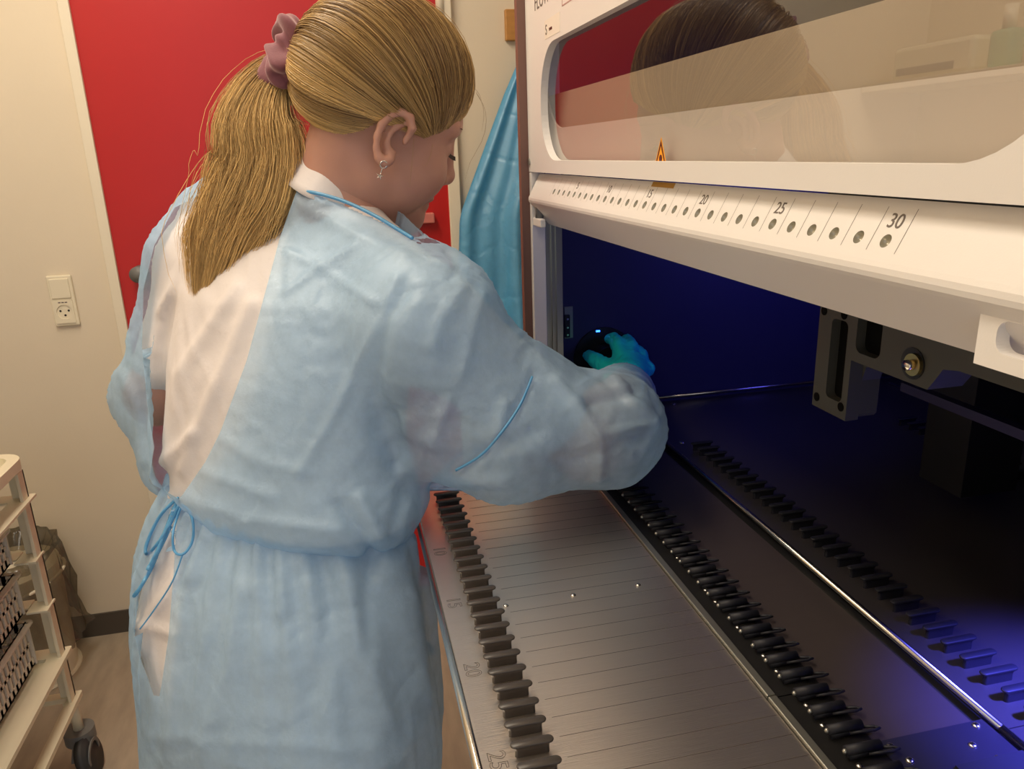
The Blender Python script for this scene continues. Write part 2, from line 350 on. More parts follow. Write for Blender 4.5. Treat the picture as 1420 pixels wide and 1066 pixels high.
sm = ap.modifiers.new('thickness', 'SOLIDIFY'); sm.thickness = 0.0008

# ceiling lamps
for i, (lx, ly) in enumerate(((-0.15, -0.55), (0.85, -0.95))):
    r = tag(empty('ceiling_lamp', (lx, ly, 2.75)), ['flat rectangular ceiling lamp above the person', 'flat rectangular ceiling lamp nearer the viewer'][i], 'ceiling lamp')
    part('housing', B(lx - 0.62, lx + 0.62, ly - 0.2, ly + 0.2, 2.66, 2.75, bev=0.004), M_trim, r)
    part('diffuser', B(lx - 0.59, lx + 0.59, ly - 0.17, ly + 0.17, 2.645, 2.661), M_lamp, r)

# shelf with things, seen mirrored in the pane
sh = tag(obj('wall_shelf', B(-1.19, 0.2, -1.35, -1.13, D + 0.592, D + 0.615, bev=0.002), M_trim), 'white wall shelf mirrored in the window pane', 'shelf')
db = tag(empty('dispenser_box', (-0.94, -1.20, D + 0.615)), 'cream box with a dark slot on the mirrored shelf', 'box')
part('body', B(-1.10, -0.80, -1.32, -1.16, D + 0.615, D + 0.705, bev=0.012), M_plastic, db)
part('slot', B(-1.08, -0.86, -1.162, -1.158, D + 0.628, D + 0.648), M_grey, db)
bt = tag(empty('pump_bottle', (-0.715, -1.18, D + 0.615)), 'green hand gel bottle with a white cap on the mirrored shelf', 'bottle')
bm = B(-0.75, -0.68, -1.205, -1.155, D + 0.615, D + 0.705, bev=0.012); part('bottle_body', bm, M_bottle, bt, True)
bm = cyl(bmesh.new(), (-0.715, -1.18, D + 0.705), (-0.715, -1.18, D + 0.76), 0.016, 18); part('cap', bm, M_trim, bt, True)

# ================================================================== the liquid handling machine
X1 = 1.02                                   # right end of the machine
mc = tag(empty('liquid_handler', (0.40, 0.55, D - 0.06)), 'white bench-top liquid handling machine with an open numbered front and dark deck inside', 'lab machine')
bm = B(-0.255, -0.24, 0.226, 0.97, D - 0.05, D + 0.86); box(bm, -0.255, X1, 0.955, 0.97, D - 0.05, D + 0.86); box(bm, X1 - 0.015, X1, 0.215, 0.955, D - 0.05, D + 0.86)
part('inner_wall', bm, M_navy, mc)
bm = B(-0.258, -0.2555, 0.20, 0.975, D - 0.06, D + 0.875); box(bm, -0.258, X1 + 0.003, 0.971, 0.975, D - 0.06, D + 0.875)
box(bm, X1 + 0.001, X1 + 0.004, 0.215, 0.971, D - 0.06, D + 0.875); box(bm, -0.258, X1 + 0.003, 0.19, 0.971, D + 0.862, D + 0.875)
box(bm, -0.255, -0.1275, 0.20, 0.224, D - 0.05, D + 0.86); box(bm, -0.255, X1, 0.224, 0.955, D - 0.06, D - 0.012)
part('housing', bm, M_white, mc)
part('left_post', B(-0.127, -0.115, 0.175, 0.1955, D - 0.05, D + 0.4215, bev=0.001), M_white, mc)
bm = bmesh.new()
for y0, y1, x in ((0.1958, 0.2005, -0.116), (0.2010, 0.2045, -0.119), (0.2045, 0.2070, -0.1145), (0.2070, 0.2120, -0.120), (0.2120, 0.2215, -0.1155)):
    box(bm, -0.1275, x, y0, y1, D + 0.0, D + 0.40)
part('door_rail', bm, M_rail, mc)
part('edge_seal', B(-0.142, -0.1275, 0.163, 0.20, D - 0.05, D + 0.86), M_brown, mc)
# little sensor plate inside on the left wall
sp = part('sensor_plate', B(-0.24, -0.237, 0.2605, 0.275, D + 0.136, D + 0.192), M_rail, mc)
bm = B(-0.237, -0.232, 0.259, 0.2685, D + 0.138, D + 0.178, bev=0.001); part('sensor', bm, M_black, sp)
bm = bmesh.new()
for z in (0.143, 0.156, 0.171): cyl(bm, (-0.2325, 0.264, D + z), (-0.2315, 0.264, D + z), 0.0018, 10)
part('screw_head', bm, M_silver, sp)
# latch under the left end of the cover
lt = part('latch', B(-0.1149, -0.070, 0.176, 0.184, D + 0.345, D + 0.357, bev=0.0015), M_white, mc)
part('latch_pin', cyl(bmesh.new(), (-0.098, 0.182, D + 0.357), (-0.098, 0.182, D + 0.377), 0.006, 16), M_grey, lt, True)

# numbered cover with a window for every track
T = Vector((0.0, 0.463, 0.886)); Nn = Vector((0.0, -0.886, 0.463))          # up the slope, out of the slope
C0 = Vector((0, 0.1763, D + 0.3991)); XC0, XC1 = -0.112, X1 - 0.02
cv = empty('cover'); cv.parent = mc; cv.location = (0.0, 0.19 - 0.55, 0.40 + 0.06); cv.location.x = -0.40
def sl(x, s, o=0.0): q = C0 + T * s + Nn * o; return Vector((x, q.y, q.z))
P0, PT = sl(0, -0.0114), sl(0, 0.0239)
prof = [(P0.y, P0.z), (0.1697, D + 0.3862), (0.1695, D + 0.3830), (0.1703, D + 0.3800), (0.1722, D + 0.3775), (0.200, D + 0.3460), (0.210, D + 0.3460), (0.210, D + 0.415), (PT.y + 0.004, D + 0.4195), (PT.y, PT.z)]
bm = bmesh.new()
A = [bm.verts.new((XC0, *p)) for p in prof]; Bq = [bm.verts.new((XC1, *p)) for p in prof]
bm.faces.new(A); bm.faces.new(Bq[::-1])
for i in range(len(prof) - 1): bm.faces.new((A[i], Bq[i], Bq[i + 1], A[i + 1]))
tx = lambda k: (k + 0.5) * 0.0225 - 0.01928
RB = 0.0039; NS = 32
def quad(a, b, c, d): bm.faces.new([bm.verts.new(p) for p in (a, b, c, d)])
quad(sl(XC0, -0.0114), sl(tx(0), -0.0114), sl(tx(0), 0.0239), sl(XC0, 0.0239)); quad(sl(tx(30), -0.0114), sl(XC1, -0.0114), sl(XC1, 0.0239), sl(tx(30), 0.0239))
for k in range(1, 31):
    a, b = tx(k - 1), tx(k); cx = (a + b) / 2; angs = sorted(set([2 * math.pi * i / NS for i in range(NS)] + [math.atan2(s, x - cx) % (2 * math.pi) for s in (-0.0114, 0.0239) for x in (a, b)]))
    ci, co = [], []
    for t in angs:
        c, s = math.cos(t), math.sin(t); ci.append(bm.verts.new(sl(cx + RB * c, RB * s)))
        kx = ((b - a) / 2) / max(abs(c), 1e-9); ky = (0.0239 if s > 0 else 0.0114) / max(abs(s), 1e-9); q = min(kx, ky); co.append(bm.verts.new(sl(cx + q * c, q * s)))
    n = len(angs)
    for i in range(n): bm.faces.new((ci[i], co[i], co[(i + 1) % n], ci[(i + 1) % n]))
bmesh.ops.remove_doubles(bm, verts=bm.verts, dist=1e-6); bmesh.ops.recalc_face_normals(bm, faces=bm.faces)
part('cover_body', bm, M_white, cv)
for k in range(1, 31):
    bm = bmesh.new(); cx = (tx(k - 1) + tx(k)) / 2; prev = None
    for j in range(5):
        a = j / 4 * math.pi / 2; rr, dd = RB * math.cos(a), -0.0042 * math.sin(a)
        ring = [bm.verts.new(sl(cx + rr * math.cos(2 * math.pi * i / 20), rr * math.sin(2 * math.pi * i / 20), dd)) for i in range(20)] if j < 4 else [bm.verts.new(sl(cx, 0, dd))] * 20
        if prev:
            for i in range(20):
                vs = [prev[i], prev[(i + 1) % 20], ring[(i + 1) % 20], ring[i]]
                vs = list(dict.fromkeys(vs)); bm.faces.new(vs)
        prev = ring
    bmesh.ops.recalc_face_normals(bm, faces=bm.faces)
    for f in bm.faces: f.normal_flip()
    part('track_indicator', bm, M_lens, cv, True)
for k in range(0, 31):
    x = tx(k); q = [sl(x - 0.0002, -0.0063, 0.0001), sl(x + 0.0002, -0.0063, 0.0001), sl(x + 0.0002, 0.0192, 0.0001), sl(x - 0.0002, 0.0192, 0.0001)]
    bm = bmesh.new(); bm.faces.new([bm.verts.new(p) for p in q]); part('track_line', bm, M_mark, cv)
for k in (5, 10, 15, 20, 25, 30):
    place_text('track_number', str(k), 0.0118, M_mark, cv, sl((tx(k - 1) + tx(k)) / 2, 0.0112, 0.0001), (1, 0, 0), T)
inn = rrect(0.735, 0.838, D + 0.3570, D + 0.3722, 0.006, 6); bm = ringplate(bmesh.new(), rect_around(inn, 0.7245, 0.850, D + 0.3490, D + 0.3735), inn, 1, 0.1765, 0.1840)
part('cover_handle', bm, M_white, cv)
lx0, lx1 = float(at(904, 247, 1, 0.1855)[0]), float(at(935, 250, 1, 0.1855)[0]); bm = bmesh.new(); bm.faces.new([bm.verts.new(sl(x, q, 0.0002)) for x, q in ((lx0, 0.0186), (lx1, 0.0186), (lx1, 0.0236), (lx0, 0.0236))])
part('small_label', bm, mat('ochre_label', (0.50, 0.25, 0.02), 0.5), cv)

# upper front panel with its window
YP = 0.175
xl, xr = float(at(750, 150, 1, YP)[0]), float(at(1420, 165, 1, YP)[0]) + 0.030; zb = float(at(930, 224, 1, YP)[2]); zt = float(at(885, 0, 1, YP)[2]) + 0.004
inner = rrect(xl, xr, zb, zt, 0.068, 12); outer = rect_around(inner, -0.127, X1 + 0.004, D + 0.4225, D + 0.86)
pn = part('front_panel', ringplate(bmesh.new(), outer, inner, 1, YP, YP + 0.010), M_white, mc)
inner_b = rrect(xl - 0.012, xr + 0.012, zb - 0.012, zt + 0.012, 0.078, 12)
bm = prism(bmesh.new(), inner_b, 1, YP + 0.0102, YP + 0.0142)
part('window_pane', bm, M_pane, pn)
part('panel_screw', cyl(bmesh.new(), (-0.1215, YP - 0.002, D + 0.437), (-0.1215, YP, D + 0.437), 0.0045, 16), M_rail, pn)
# added plates giving the pane its brightness zones : pale lower strip, beige upper strip
zi = float(at(1000, 150, 1, 0.195)[2]); b2 = float(at(1100, 134, 1, 0.195)[2]); xi = float(at(757, 140, 1, 0.195)[0]); xj = float(at(770, 182, 1, 0.195)[0]) + 0.03
pts = [(-0.12, D + 0.424), (X1 - 0.02, D + 0.424), (X1 - 0.02, b2)]
for i in range(13):
    a = math.radians(90 * i / 12); pts.append((xj - (xj - xi) * math.sin(a), b2 + 0.075 * (1 - math.cos(a))))
pts += [(xi, D + 0.70), (-0.12, D + 0.70)]
part('bright_zone_plate', prism(bmesh.new(), pts, 1, 0.195, 0.198), M_inner, pn)
b1 = float(at(1100, 37, 1, 0.204)[2])
part('midtone_zone_plate', B(-0.12, X1 - 0.02, 0.203, 0.207, D + 0.43, b1), M_inner2, pn)
# stickers on the panel
place_text('panel_print', 'FLOW', 0.026, M_mark, pn, (at(751, 2, 1, YP)[0], YP - 0.0002, at(751, 4, 1, YP)[2] + 0.004), (1, 0, 0), (0, 0, 1))
a, b = at(756, 45, 1, YP), at(776, 32, 1, YP)
st = part('inventory_sticker', B(a[0], b[0] + 0.004, YP - 0.0003, YP, D + 0.60, D + 0.632), M_label, pn) if False else None
sx0, sx1 = float(at(755.5, 40, 1, YP)[0]), float(at(776.5, 30, 1, YP)[0]); sz = float(at(766, 36, 1, YP)[2])
st = part('inventory_sticker', B(sx0, sx1, YP - 0.0003, YP, sz - 0.011, sz + 0.011, bev=0.0), M_label, pn)
place_text('sticker_sign', 'S', 0.017, M_mark, st, (sx0 + 0.008, YP - 0.0005, sz - 0.001), (1, 0, 0), (0, 0, 1))
place_text('sticker_number', 'T34208', 0.0048, M_dark, st, (sx0 + 0.028, YP - 0.0005, sz - 0.002), (1, 0, 0), (0, 0, 1))
fx, fz = float(at(779.5, 6, 1, YP)[0]), float(at(779.5, 9, 1, YP)[2])
M_pink = mat('pale_pink_frame', (0.50, 0.30, 0.27), 0.5)
bm = bmesh.new(); box(bm, fx, fx + 0.10, YP - 0.0003, YP, fz, fz + 0.0014); box(bm, fx, fx + 0.0014, YP - 0.0003, YP, fz, fz + 0.05); box(bm, fx + 0.0986, fx + 0.10, YP - 0.0003, YP, fz, fz + 0.05); box(bm, fx, fx + 0.10, YP - 0.0003, YP, fz + 0.0486, fz + 0.05)
part('printed_frame', bm, M_pink, pn)
def warn(xc, zc, w_, y, flip=False):
    h_ = w_ * 0.92
    bm = prism(bmesh.new(), [(xc - w_ / 2, zc), (xc + w_ / 2, zc), (xc, zc + h_)], 1, y - 0.0002, y); o = part('warning_sign', bm, M_yellow, pn)
    k = 0.76; c = zc + h_ * 0.333; tr = lambda s: [(xc - w_ / 2 * s, c + (zc - c) * s), (xc + w_ / 2 * s, c + (zc - c) * s), (xc, c + (zc + h_ - c) * s)]
    part('warning_border', ringplate(bmesh.new(), tr(0.86), tr(0.66), 1, y - 0.0004, y - 0.0002), M_dark, o)
    bm = prism(bmesh.new(), [(xc + 0.10 * w_ * math.cos(t), zc + 0.40 * h_ + 0.10 * w_ * math.sin(t)) for t in [2 * math.pi * i / 14 for i in range(14)]], 1, y - 0.0004, y - 0.0002)
    for s in (-1, 1): box(bm, xc + s * 0.13 * w_ - 0.05 * w_, xc + s * 0.13 * w_ + 0.05 * w_, y - 0.0004, y - 0.0002, zc + 0.18 * h_, zc + 0.30 * h_)
    part('warning_symbol', bm, M_dark, o)
wx = float(at(916.5, 222, 1, YP + 0.0102)[0]); wt = float(at(916.5, 192, 1, YP + 0.0102)[2])
warn(wx, wt - 0.030, 0.034, YP + 0.0101)
wx2 = float(at(754.5, 186, 1, YP + 0.0102)[0]); wt2 = float(at(754, 152, 1, YP + 0.0102)[2])
warn(wx2, wt2 - 0.038, 0.040, YP + 0.0101)

# loading sledge : dark plate with a row of rollers between tray and deck
ld = empty('loading_unit'); ld.parent = mc; ld.location = (0.0, 0.29 - 0.55, 0.06)
XS = 0.532
bm = B(-0.24, XS - 0.0006, 0.2083, 0.2160, D - 0.012, D + 0.003, bev=0.0008); part('edge_bar', bm, M_rail, ld)
bm = B(XS + 0.0006, X1 - 0.02, 0.2083, 0.2160, D - 0.012, D + 0.003, bev=0.0008); part('edge_bar', bm, M_rail, ld)
bm = B(-0.24, XS - 0.0006, 0.2163, 0.262, D - 0.012, D); box(bm, XS + 0.0006, X1 - 0.02, 0.2163, 0.262, D - 0.012, D); part('roller_bar', bm, M_blackbar, ld)
part('plate', B(-0.24, 0.597, 0.2625, 0.352, D - 0.012, D - 0.001), M_load, ld)
part('end_plate', B(0.598, X1 - 0.02, 0.2625, 0.3605, D - 0.012, D + 0.0005), mat('dark_end_plate', (0.022, 0.021, 0.030), 0.4, 0.2), ld)
part('groove_floor', B(-0.24, X1 - 0.02, 0.3522, 0.3704, D - 0.0115, D - 0.006), M_black, ld)
bm = B(0.6355, X1 - 0.02, 0.302, 0.3615, D, D + 0.003); part('clamp_plate', bm, M_pinblue, ld)
NR = 38
for n in range(3, NR):
    x = 0.0225 * n - 0.0008
    bm = cyl(bmesh.new(), (x, 0.2295, D + 0.0075), (x, 0.2590, D + 0.0070), 0.0040, 18)
    box(bm, x - 0.003, x + 0.003, 0.232, 0.256, D - 0.001, D + 0.005)
    tube(bm, [(x + 0.004, 0.247, D + 0.004), (x + 0.0065, 0.257, D + 0.0055), (x + 0.0078, 0.2655, D + 0.0060), (x + 0.0062, 0.2715, D + 0.0055), (x + 0.0032, 0.2690, D + 0.0050), (x + 0.001, 0.260, D + 0.0045)], 0.0013, 6)
    bmesh.ops.recalc_face_normals(bm, faces=bm.faces)
    r = part('roller', bm, M_pinblue, ld, True)
    bm = bmesh.new(); bmesh.ops.create_uvsphere(bm, u_segments=10, v_segments=7, radius=0.0021); bmesh.ops.translate(bm, vec=(x, 0.2287, D + 0.0072), verts=bm.verts)
    part('tip', bm, M_rail, r, True)
def screw(name, x, y, root, r=0.0031, z=0.0):
    bm = bmesh.new(); bmesh.ops.create_uvsphere(bm, u_segments=16, v_segments=8, radius=r)
    for v in bm.verts: v.co.z = max(0, v.co.z) * 0.55
    bmesh.ops.translate(bm, vec=(x, y, D + z), verts=bm.verts)
    return part(name, bm, M_silver, root, True)
for x, y in ((0.294, .235), (0.3644, .235), (0.387, .235), (0.433, .235), (0.479, .236), (0.5015, .236), (0.547, .236), (0.571, .235), (0.6155, .236)): screw('screw', x, y, ld, 0.0030)
for x, y in ((0.605, .271), (0.621, .275), (0.620, .332), (0.603, .351), (0.6362, .340)): screw('screw', x, y, ld, 0.0034, 0.0005)

# deck
dk = empty('deck'); dk.parent = mc; dk.location = (-0.30, 0.0, 0.06)
bm = B(-0.239, 0.6115, 0.3705, 0.9545, D - 0.012, D); box(bm, 0.6125, X1 - 0.016, 0.3705, 0.9545, D - 0.012, D); part('deck_plate', bm, M_deck, dk)
bm = tube(bmesh.new(), [(-0.239, 0.3665, D + 0.0015), (0.6112, 0.3665, D + 0.0015)], 0.0036, 14); part('front_rod', bm, M_silver, dk, True)
bm = tube(bmesh.new(), [(0.6122, 0.3665, D + 0.0015), (X1 - 0.02, 0.3665, D + 0.0015)], 0.0036, 14); part('front_rod', bm, M_silver, dk, True)
bm = tube(bmesh.new(), [(-0.2355, 0.372, D + 0.009), (-0.2355, 0.95, D + 0.009)], 0.0026, 12); part('side_rod', bm, M_silver, dk, True)
part('rear_rail', B(-0.20, X1 - 0.1, 0.897, 0.902, D, D + 0.004), M_silver, dk)
part('rear_window', B(0.05, 0.34, 0.952, 0.9545, D + 0.01, D + 0.13), mat('frosted_window', (0.30, 0.36, 0.40), 0.4), dk)
def stad(bm, x, y0, y1, w_, z0, z1, n=8):
    r = w_ / 2; pts = [(x + r * math.cos(math.pi * i / n), y1 - r + r * math.sin(math.pi * i / n)) for i in range(n + 1)] + [(x - r * math.cos(math.pi * i / n), y0 + r - r * math.sin(math.pi * i / n)) for i in range(n + 1)]
    return prism(bm, pts, 2, z0, z1)
def bobbin(x, yc, L, W, H):
    bm = bmesh.new(); n = 8
    def loop(L_, W_, z):
        r = W_ / 2; return [bm.verts.new(p) for p in [(x + r * math.cos(math.pi * i / n), yc + L_ / 2 - r + r * math.sin(math.pi * i / n), z) for i in range(n + 1)] + [(x - r * math.cos(math.pi * i / n), yc - L_ / 2 + r - r * math.sin(math.pi * i / n), z) for i in range(n + 1)]]
    zs = [(L * 0.80, W * 0.62, D), (L * 0.79, W * 0.58, D + H * 0.45), (L * 0.81, W * 0.62, D + H * 0.66), (L * 0.90, W * 0.80, D + H * 0.78), (L * 0.99, W * 0.97, D + H * 0.85), (L, W, D + H * 0.90), (L * 0.985, W * 0.95, D + H * 0.96), (L * 0.95, W * 0.84, D + H)]
    Ls = [loop(*q) for q in zs]
    for a_, b_ in zip(Ls, Ls[1:]):
        for i in range(len(a_)): bm.faces.new((a_[i], a_[(i + 1) % len(a_)], b_[(i + 1) % len(a_)], b_[i]))
    bm.faces.new(Ls[-1]); bmesh.ops.recalc_face_normals(bm, faces=bm.faces); return bm
for n in range(0, 35): part('guide_pin', bobbin(0.0225 * n, 0.4095, 0.037, 0.0078, 0.0125), M_pinblue, dk, True)
for n in range(0, 24): part('rear_guide_pin', bobbin(0.0225 * n, 0.777, 0.037, 0.0078, 0.0125), M_pinblue, dk, True)
for x, y in ((-0.035, 0.372 + 0.02), (-0.215, 0.46), (0.635, 0.395), (0.66, 0.42)): screw('screw', x, y, dk, 0.004)

# handling arm that hangs inside
ra = tag(empty('handling_arm', (0.60, 0.36, D + 0.30)), 'black milled metal arm hanging inside the machine above the right half of the deck', 'machine arm')
YA = 0.350; pts = [(0.354, D + 0.43), (0.354, D + 0.1925), (0.357, D + 0.1895), (0.405, D + 0.1945), (0.408, D + 0.198), (0.408, D + 0.232), (0.412, D + 0.246), (0.424, D + 0.2535), (0.506, D + 0.2535), (0.512, D + 0.262), (0.520, D + 0.2745), (0.536, D + 0.2775), (X1 - 0.03, D + 0.2775), (X1 - 0.03, D + 0.43)]
bm = prism(bmesh.new(), pts, 1, YA + 0.014, YA + 0.034); part('arm_body', bm, M_bracket, ra)
bm = prism(bmesh.new(), [(0.470, D + 0.2535)] + pts[8:] + [(0.470, D + 0.43)], 1, YA, YA + 0.0141); box(bm, 0.354, 0.4079, YA, YA + 0.0141, D + 0.3001, D + 0.43); box(bm, 0.4081, 0.4699, YA, YA + 0.0141, D + 0.3121, D + 0.43)
part('face_plate', bm, M_bracket, ra)
def framed(x0, x1, z0, z1, r, ox0, ox1, oz0, oz1):
    inn = rrect(x0, x1, z0, z1, r, 6); return ringplate(bmesh.new(), rect_around(inn, ox0, ox1, oz0, oz1), inn, 1, YA, YA + 0.0141)
part('slot_rim', framed(0.3745, 0.3995, D + 0.208, D + 0.288, 0.006, 0.354, 0.408, D + 0.1925, D + 0.300), M_bracket, ra)
part('pocket_rim', framed(0.412, 0.446, D + 0.263, D + 0.300, 0.008, 0.408, 0.47, D + 0.2535, D + 0.312), M_bracket, ra)
M_deep = mat('deep_black', (0.003, 0.003, 0.003), 0.8, spec=0.1)
bm = bmesh.new(); prism(bm, rrect(0.3745, 0.3995, D + 0.208, D + 0.288, 0.006, 6), 1, YA + 0.0100, YA + 0.0139); part('slot_floor', bm, M_deep, ra)
bm = bmesh.new(); prism(bm, rrect(0.412, 0.446, D + 0.263, D + 0.300, 0.008, 6), 1, YA + 0.0100, YA + 0.0139); part('pocket_floor', bm, M_deep, ra)
for x, z in ((0.361, 0.292), (0.392, 0.294), (0.361, 0.203), (0.400, 0.2045)): part('bolt_hole', cyl(bmesh.new(), (x, YA - 0.0006, D + z), (x, YA + 0.002, D + z), 0.0045, 16), M_deep, ra)
ft = part('fitting', cyl(bmesh.new(), (0.490, YA - 0.004, D + 0.2710), (0.490, YA + 0.004, D + 0.2710), 0.0095, 24), M_brass, ra, False)
part('fitting_bore', cyl(bmesh.new(), (0.490, YA - 0.010, D + 0.2710), (0.490, YA - 0.004, D + 0.2710), 0.0045, 18), M_silver, ft, True)
part('fitting_seat', cyl(bmesh.new(), (0.487, YA - 0.001, D + 0.2710), (0.487, YA + 0.004, D + 0.2710), 0.0135, 24), M_black, ra)
part('cross_bar', B(0.30, 0.56, 0.50, 0.512, D + 0.176, D + 0.186), M_navy, ra)
part('drop_block', B(0.235, 0.305, 0.60, 0.68, D + 0.03, D + 0.43), M_black, ra)
part('arm_carriage', B(0.30, X1 - 0.05, 0.385, 0.70, D + 0.30, D + 0.45), M_black, ra)

# black round port on the left inner wall
rp = tag(empty('round_port', (-0.24, 0.332, D + 0.094)), 'round black ring held by the gloved hand on the inner left wall', 'ring')
def ringx(x0, x1, ro, ri, n=40):
    cy, cz = 0.332, D + 0.094; q = lambda r: [(cy + r * math.cos(2 * math.pi * i / n), cz + r * math.sin(2 * math.pi * i / n)) for i in range(n)]
    return ringplate(bmesh.new(), q(ro), q(ri), 0, x0, x1)
part('flange', ringx(-0.2399, -0.236, 0.056, 0.027), M_black, rp, False)
part('collar', ringx(-0.236, -0.208, 0.0265, 0.021), M_blackbar, rp, False)
part('cap', cyl(bmesh.new(), (-0.2395, 0.332, D + 0.094), (-0.216, 0.332, D + 0.094), 0.0205, 32), M_black, rp, False)
part('blue_light', B(-0.2360, -0.2345, 0.317, 0.324, D + 0.1430, D + 0.1460), M_uv, rp)

# loading tray in front of the machine
ty = tag(empty('loading_tray', (0.55, 0.08, D - 0.01)), 'brushed steel loading tray with numbered slots and dark guide pins, in front of the machine', 'tray')
XT0, XT1 = -0.06, 1.0
bm = B(XT0, XT1, -0.0425, 0.2075, D - 0.006, D, bev=0.0008); part('tray_plate', bm, M_tray, ty)
bm = tube(bmesh.new(), [(XT0, -0.0435, D - 0.0030), (XT1, -0.0435, D - 0.0030)], 0.0042, 14); part('rolled_edge', bm, M_silver, ty, True)
for n in range(2, 44):
    x = 0.0225 * (n + 0.5); part('slot_line', B(x - 0.00022, x + 0.00022, 0.0255, 0.2055, D + 0.00002, D + 0.00012), M_engr, ty)
for n in range(3, 42): part('guide_pin', bobbin(0.0225 * n, 0.0, 0.0352, 0.0084, 0.0118), M_pin, ty, True)
for k in (10, 15, 20, 25, 30): place_text('slot_number', str(k), 0.0205, M_engr, ty, (0.0225 * (k - 1) + 0.001, -0.0285, D + 0.0001), (1, 0, 0), (0, 1, 0), outline=0.00022)
for y in (0.0236, 0.0968, 0.170):
    screw('screw', 0.336, y, ty, 0.0030); screw('screw', 0.836, y, ty, 0.0030)
part('support_bracket', B(0.10, 1.0, 0.05, 0.20, D - 0.05, D - 0.006), M_grey, ty)

# bench that carries the machine
bn = tag(empty('lab_bench', (0.40, 0.62, 0)), 'pale laboratory bench under the liquid handling machine', 'bench')
part('bench_top', B(-0.30, 1.30, 0.12, 1.20, D - 0.10, D - 0.06, bev=0.003), M_bench, bn)
for x in (-0.24, 1.24):
    for y in (0.26, 1.14): part('leg', B(x - 0.025, x + 0.025, y - 0.025, y + 0.025, 0, D - 0.10), M_grey, bn)

# ================================================================== trolley, baskets, bin
tr = tag(empty('utility_trolley', (-0.36, -0.98, 0)), 'cream plastic utility trolley on grey castors at the lower left', 'trolley')
TX0, TX1, TY0, TY1 = -0.655, -0.06, -1.20, -0.800
ZB = D - 0.80                                # top of the castor housings
def zz(z): return D + z
for x, y in ((TX0, TY1), (TX1, TY1), (TX0, TY0 + 0.03), (TX1, TY0 + 0.03)):
    sx = 1 if x == TX0 else -1; sy = -1 if y == TY1 else 1
    bm = B(min(x, x + sx * 0.030), max(x, x + sx * 0.030), min(y, y + sy * 0.007), max(y, y + sy * 0.007), ZB + 0.06, zz(-0.15), bev=0.001)
    box(bm, min(x, x + sx * 0.007), max(x, x + sx * 0.007), min(y, y + sy * 0.030), max(y, y + sy * 0.030), ZB + 0.06, zz(-0.15), bev=0.001)
    part('post', bm, M_plastic, tr)
    cx, cy = x + sx * 0.008, y + sy * 0.008
    part('post_foot', cyl(bmesh.new(), (cx, cy, ZB), (cx, cy, ZB + 0.075), 0.011, 16), M_plastic, tr, True)
    ca = part('castor', cyl(cyl(bmesh.new(), (cx, cy, ZB - 0.030), (cx, cy, ZB), 0.033, 28), (cx, cy, ZB - 0.042), (cx, cy, ZB - 0.030), 0.024, 28, r2=0.033), M_grey, tr, False)
    bm = bmesh.new(); wx_, wy_ = cx + 0.030, cy + 0.026
    prism(bm, [(cx - 0.022, ZB - 0.035), (cx + 0.022, ZB - 0.035), (wx_ + 0.014, 0.040), (wx_ - 0.006, 0.030), (cx - 0.012, ZB - 0.060)], 1, cy - 0.014, cy + 0.008)
    part('fork', bm, M_grey, ca)
    bm = cyl(bmesh.new(), (wx_, cy + 0.009, 0.042), (wx_, cy + 0.032, 0.048), 0.048, 36); bmesh.ops.bevel(bm, geom=[e for e in bm.edges if e.is_boundary is False and e.calc_face_angle(0) > 1], offset=0.004, segments=2, affect='EDGES')
    wh = part('wheel', bm, M_dgrey, ca, True)
    q = lambda r: [(wx_ + r * math.cos(2 * math.pi * i / 32), 0.048 + r * math.sin(2 * math.pi * i / 32)) for i in range(32)]
    part('wheel_rim', ringplate(bmesh.new(), q(0.036), q(0.029), 1, cy + 0.031, cy + 0.034), M_grey, wh)
def tray_ring(name, z, h, wid, r, root, m=M_plastic, floor=None):
    out = rrect(TX0 - 0.012, TX1 + 0.012, TY0, TY1 + 0.010, r, 8); inn = rrect(TX0 - 0.012 + wid, TX1 + 0.012 - wid, TY0 + wid, TY1 + 0.010 - wid, max(r - wid * 0.8, 0.004), 8)
    o = part(name, ringplate(bmesh.new(), out, inn, 2, z - h, z), m, root)
    if floor is not None: part('shelf_floor', prism(bmesh.new(), rrect(TX0 - 0.012 + wid, TX1 + 0.012 - wid, TY0 + wid, TY1 + 0.010 - wid, max(r - wid * 0.8, 0.004), 8), 2, z - floor - 0.004, z - floor), m, o)
    return o
tray_ring('top_tray', zz(-0.118), 0.022, 0.022, 0.050, tr, floor=0.020)
tray_ring('upper_shelf', zz(-0.212), 0.005, 0.040, 0.004, tr)
tray_ring('bottom_shelf', zz(-0.592), 0.010, 0.040, 0.004, tr, floor=0.008)
tray_ring('base_frame', zz(-0.712), 0.012, 0.024, 0.004, tr)
for z in (-0.342, -0.460):
    bm = B(TX0 + 0.001, TX0 + 0.05, TY1 - 0.038, TY1 + 0.004, zz(z) - 0.004, zz(z)); box(bm, TX0 - 0.006, TX0 + 0.03, TY0 + 0.08, TY1 - 0.040, zz(z) - 0.004, zz(z))
    box(bm, TX0, TX1, TY1 - 0.085, TY1 - 0.065, zz(z) - 0.020, zz(z) - 0.012); part('basket_runner', bm, M_plastic, tr)
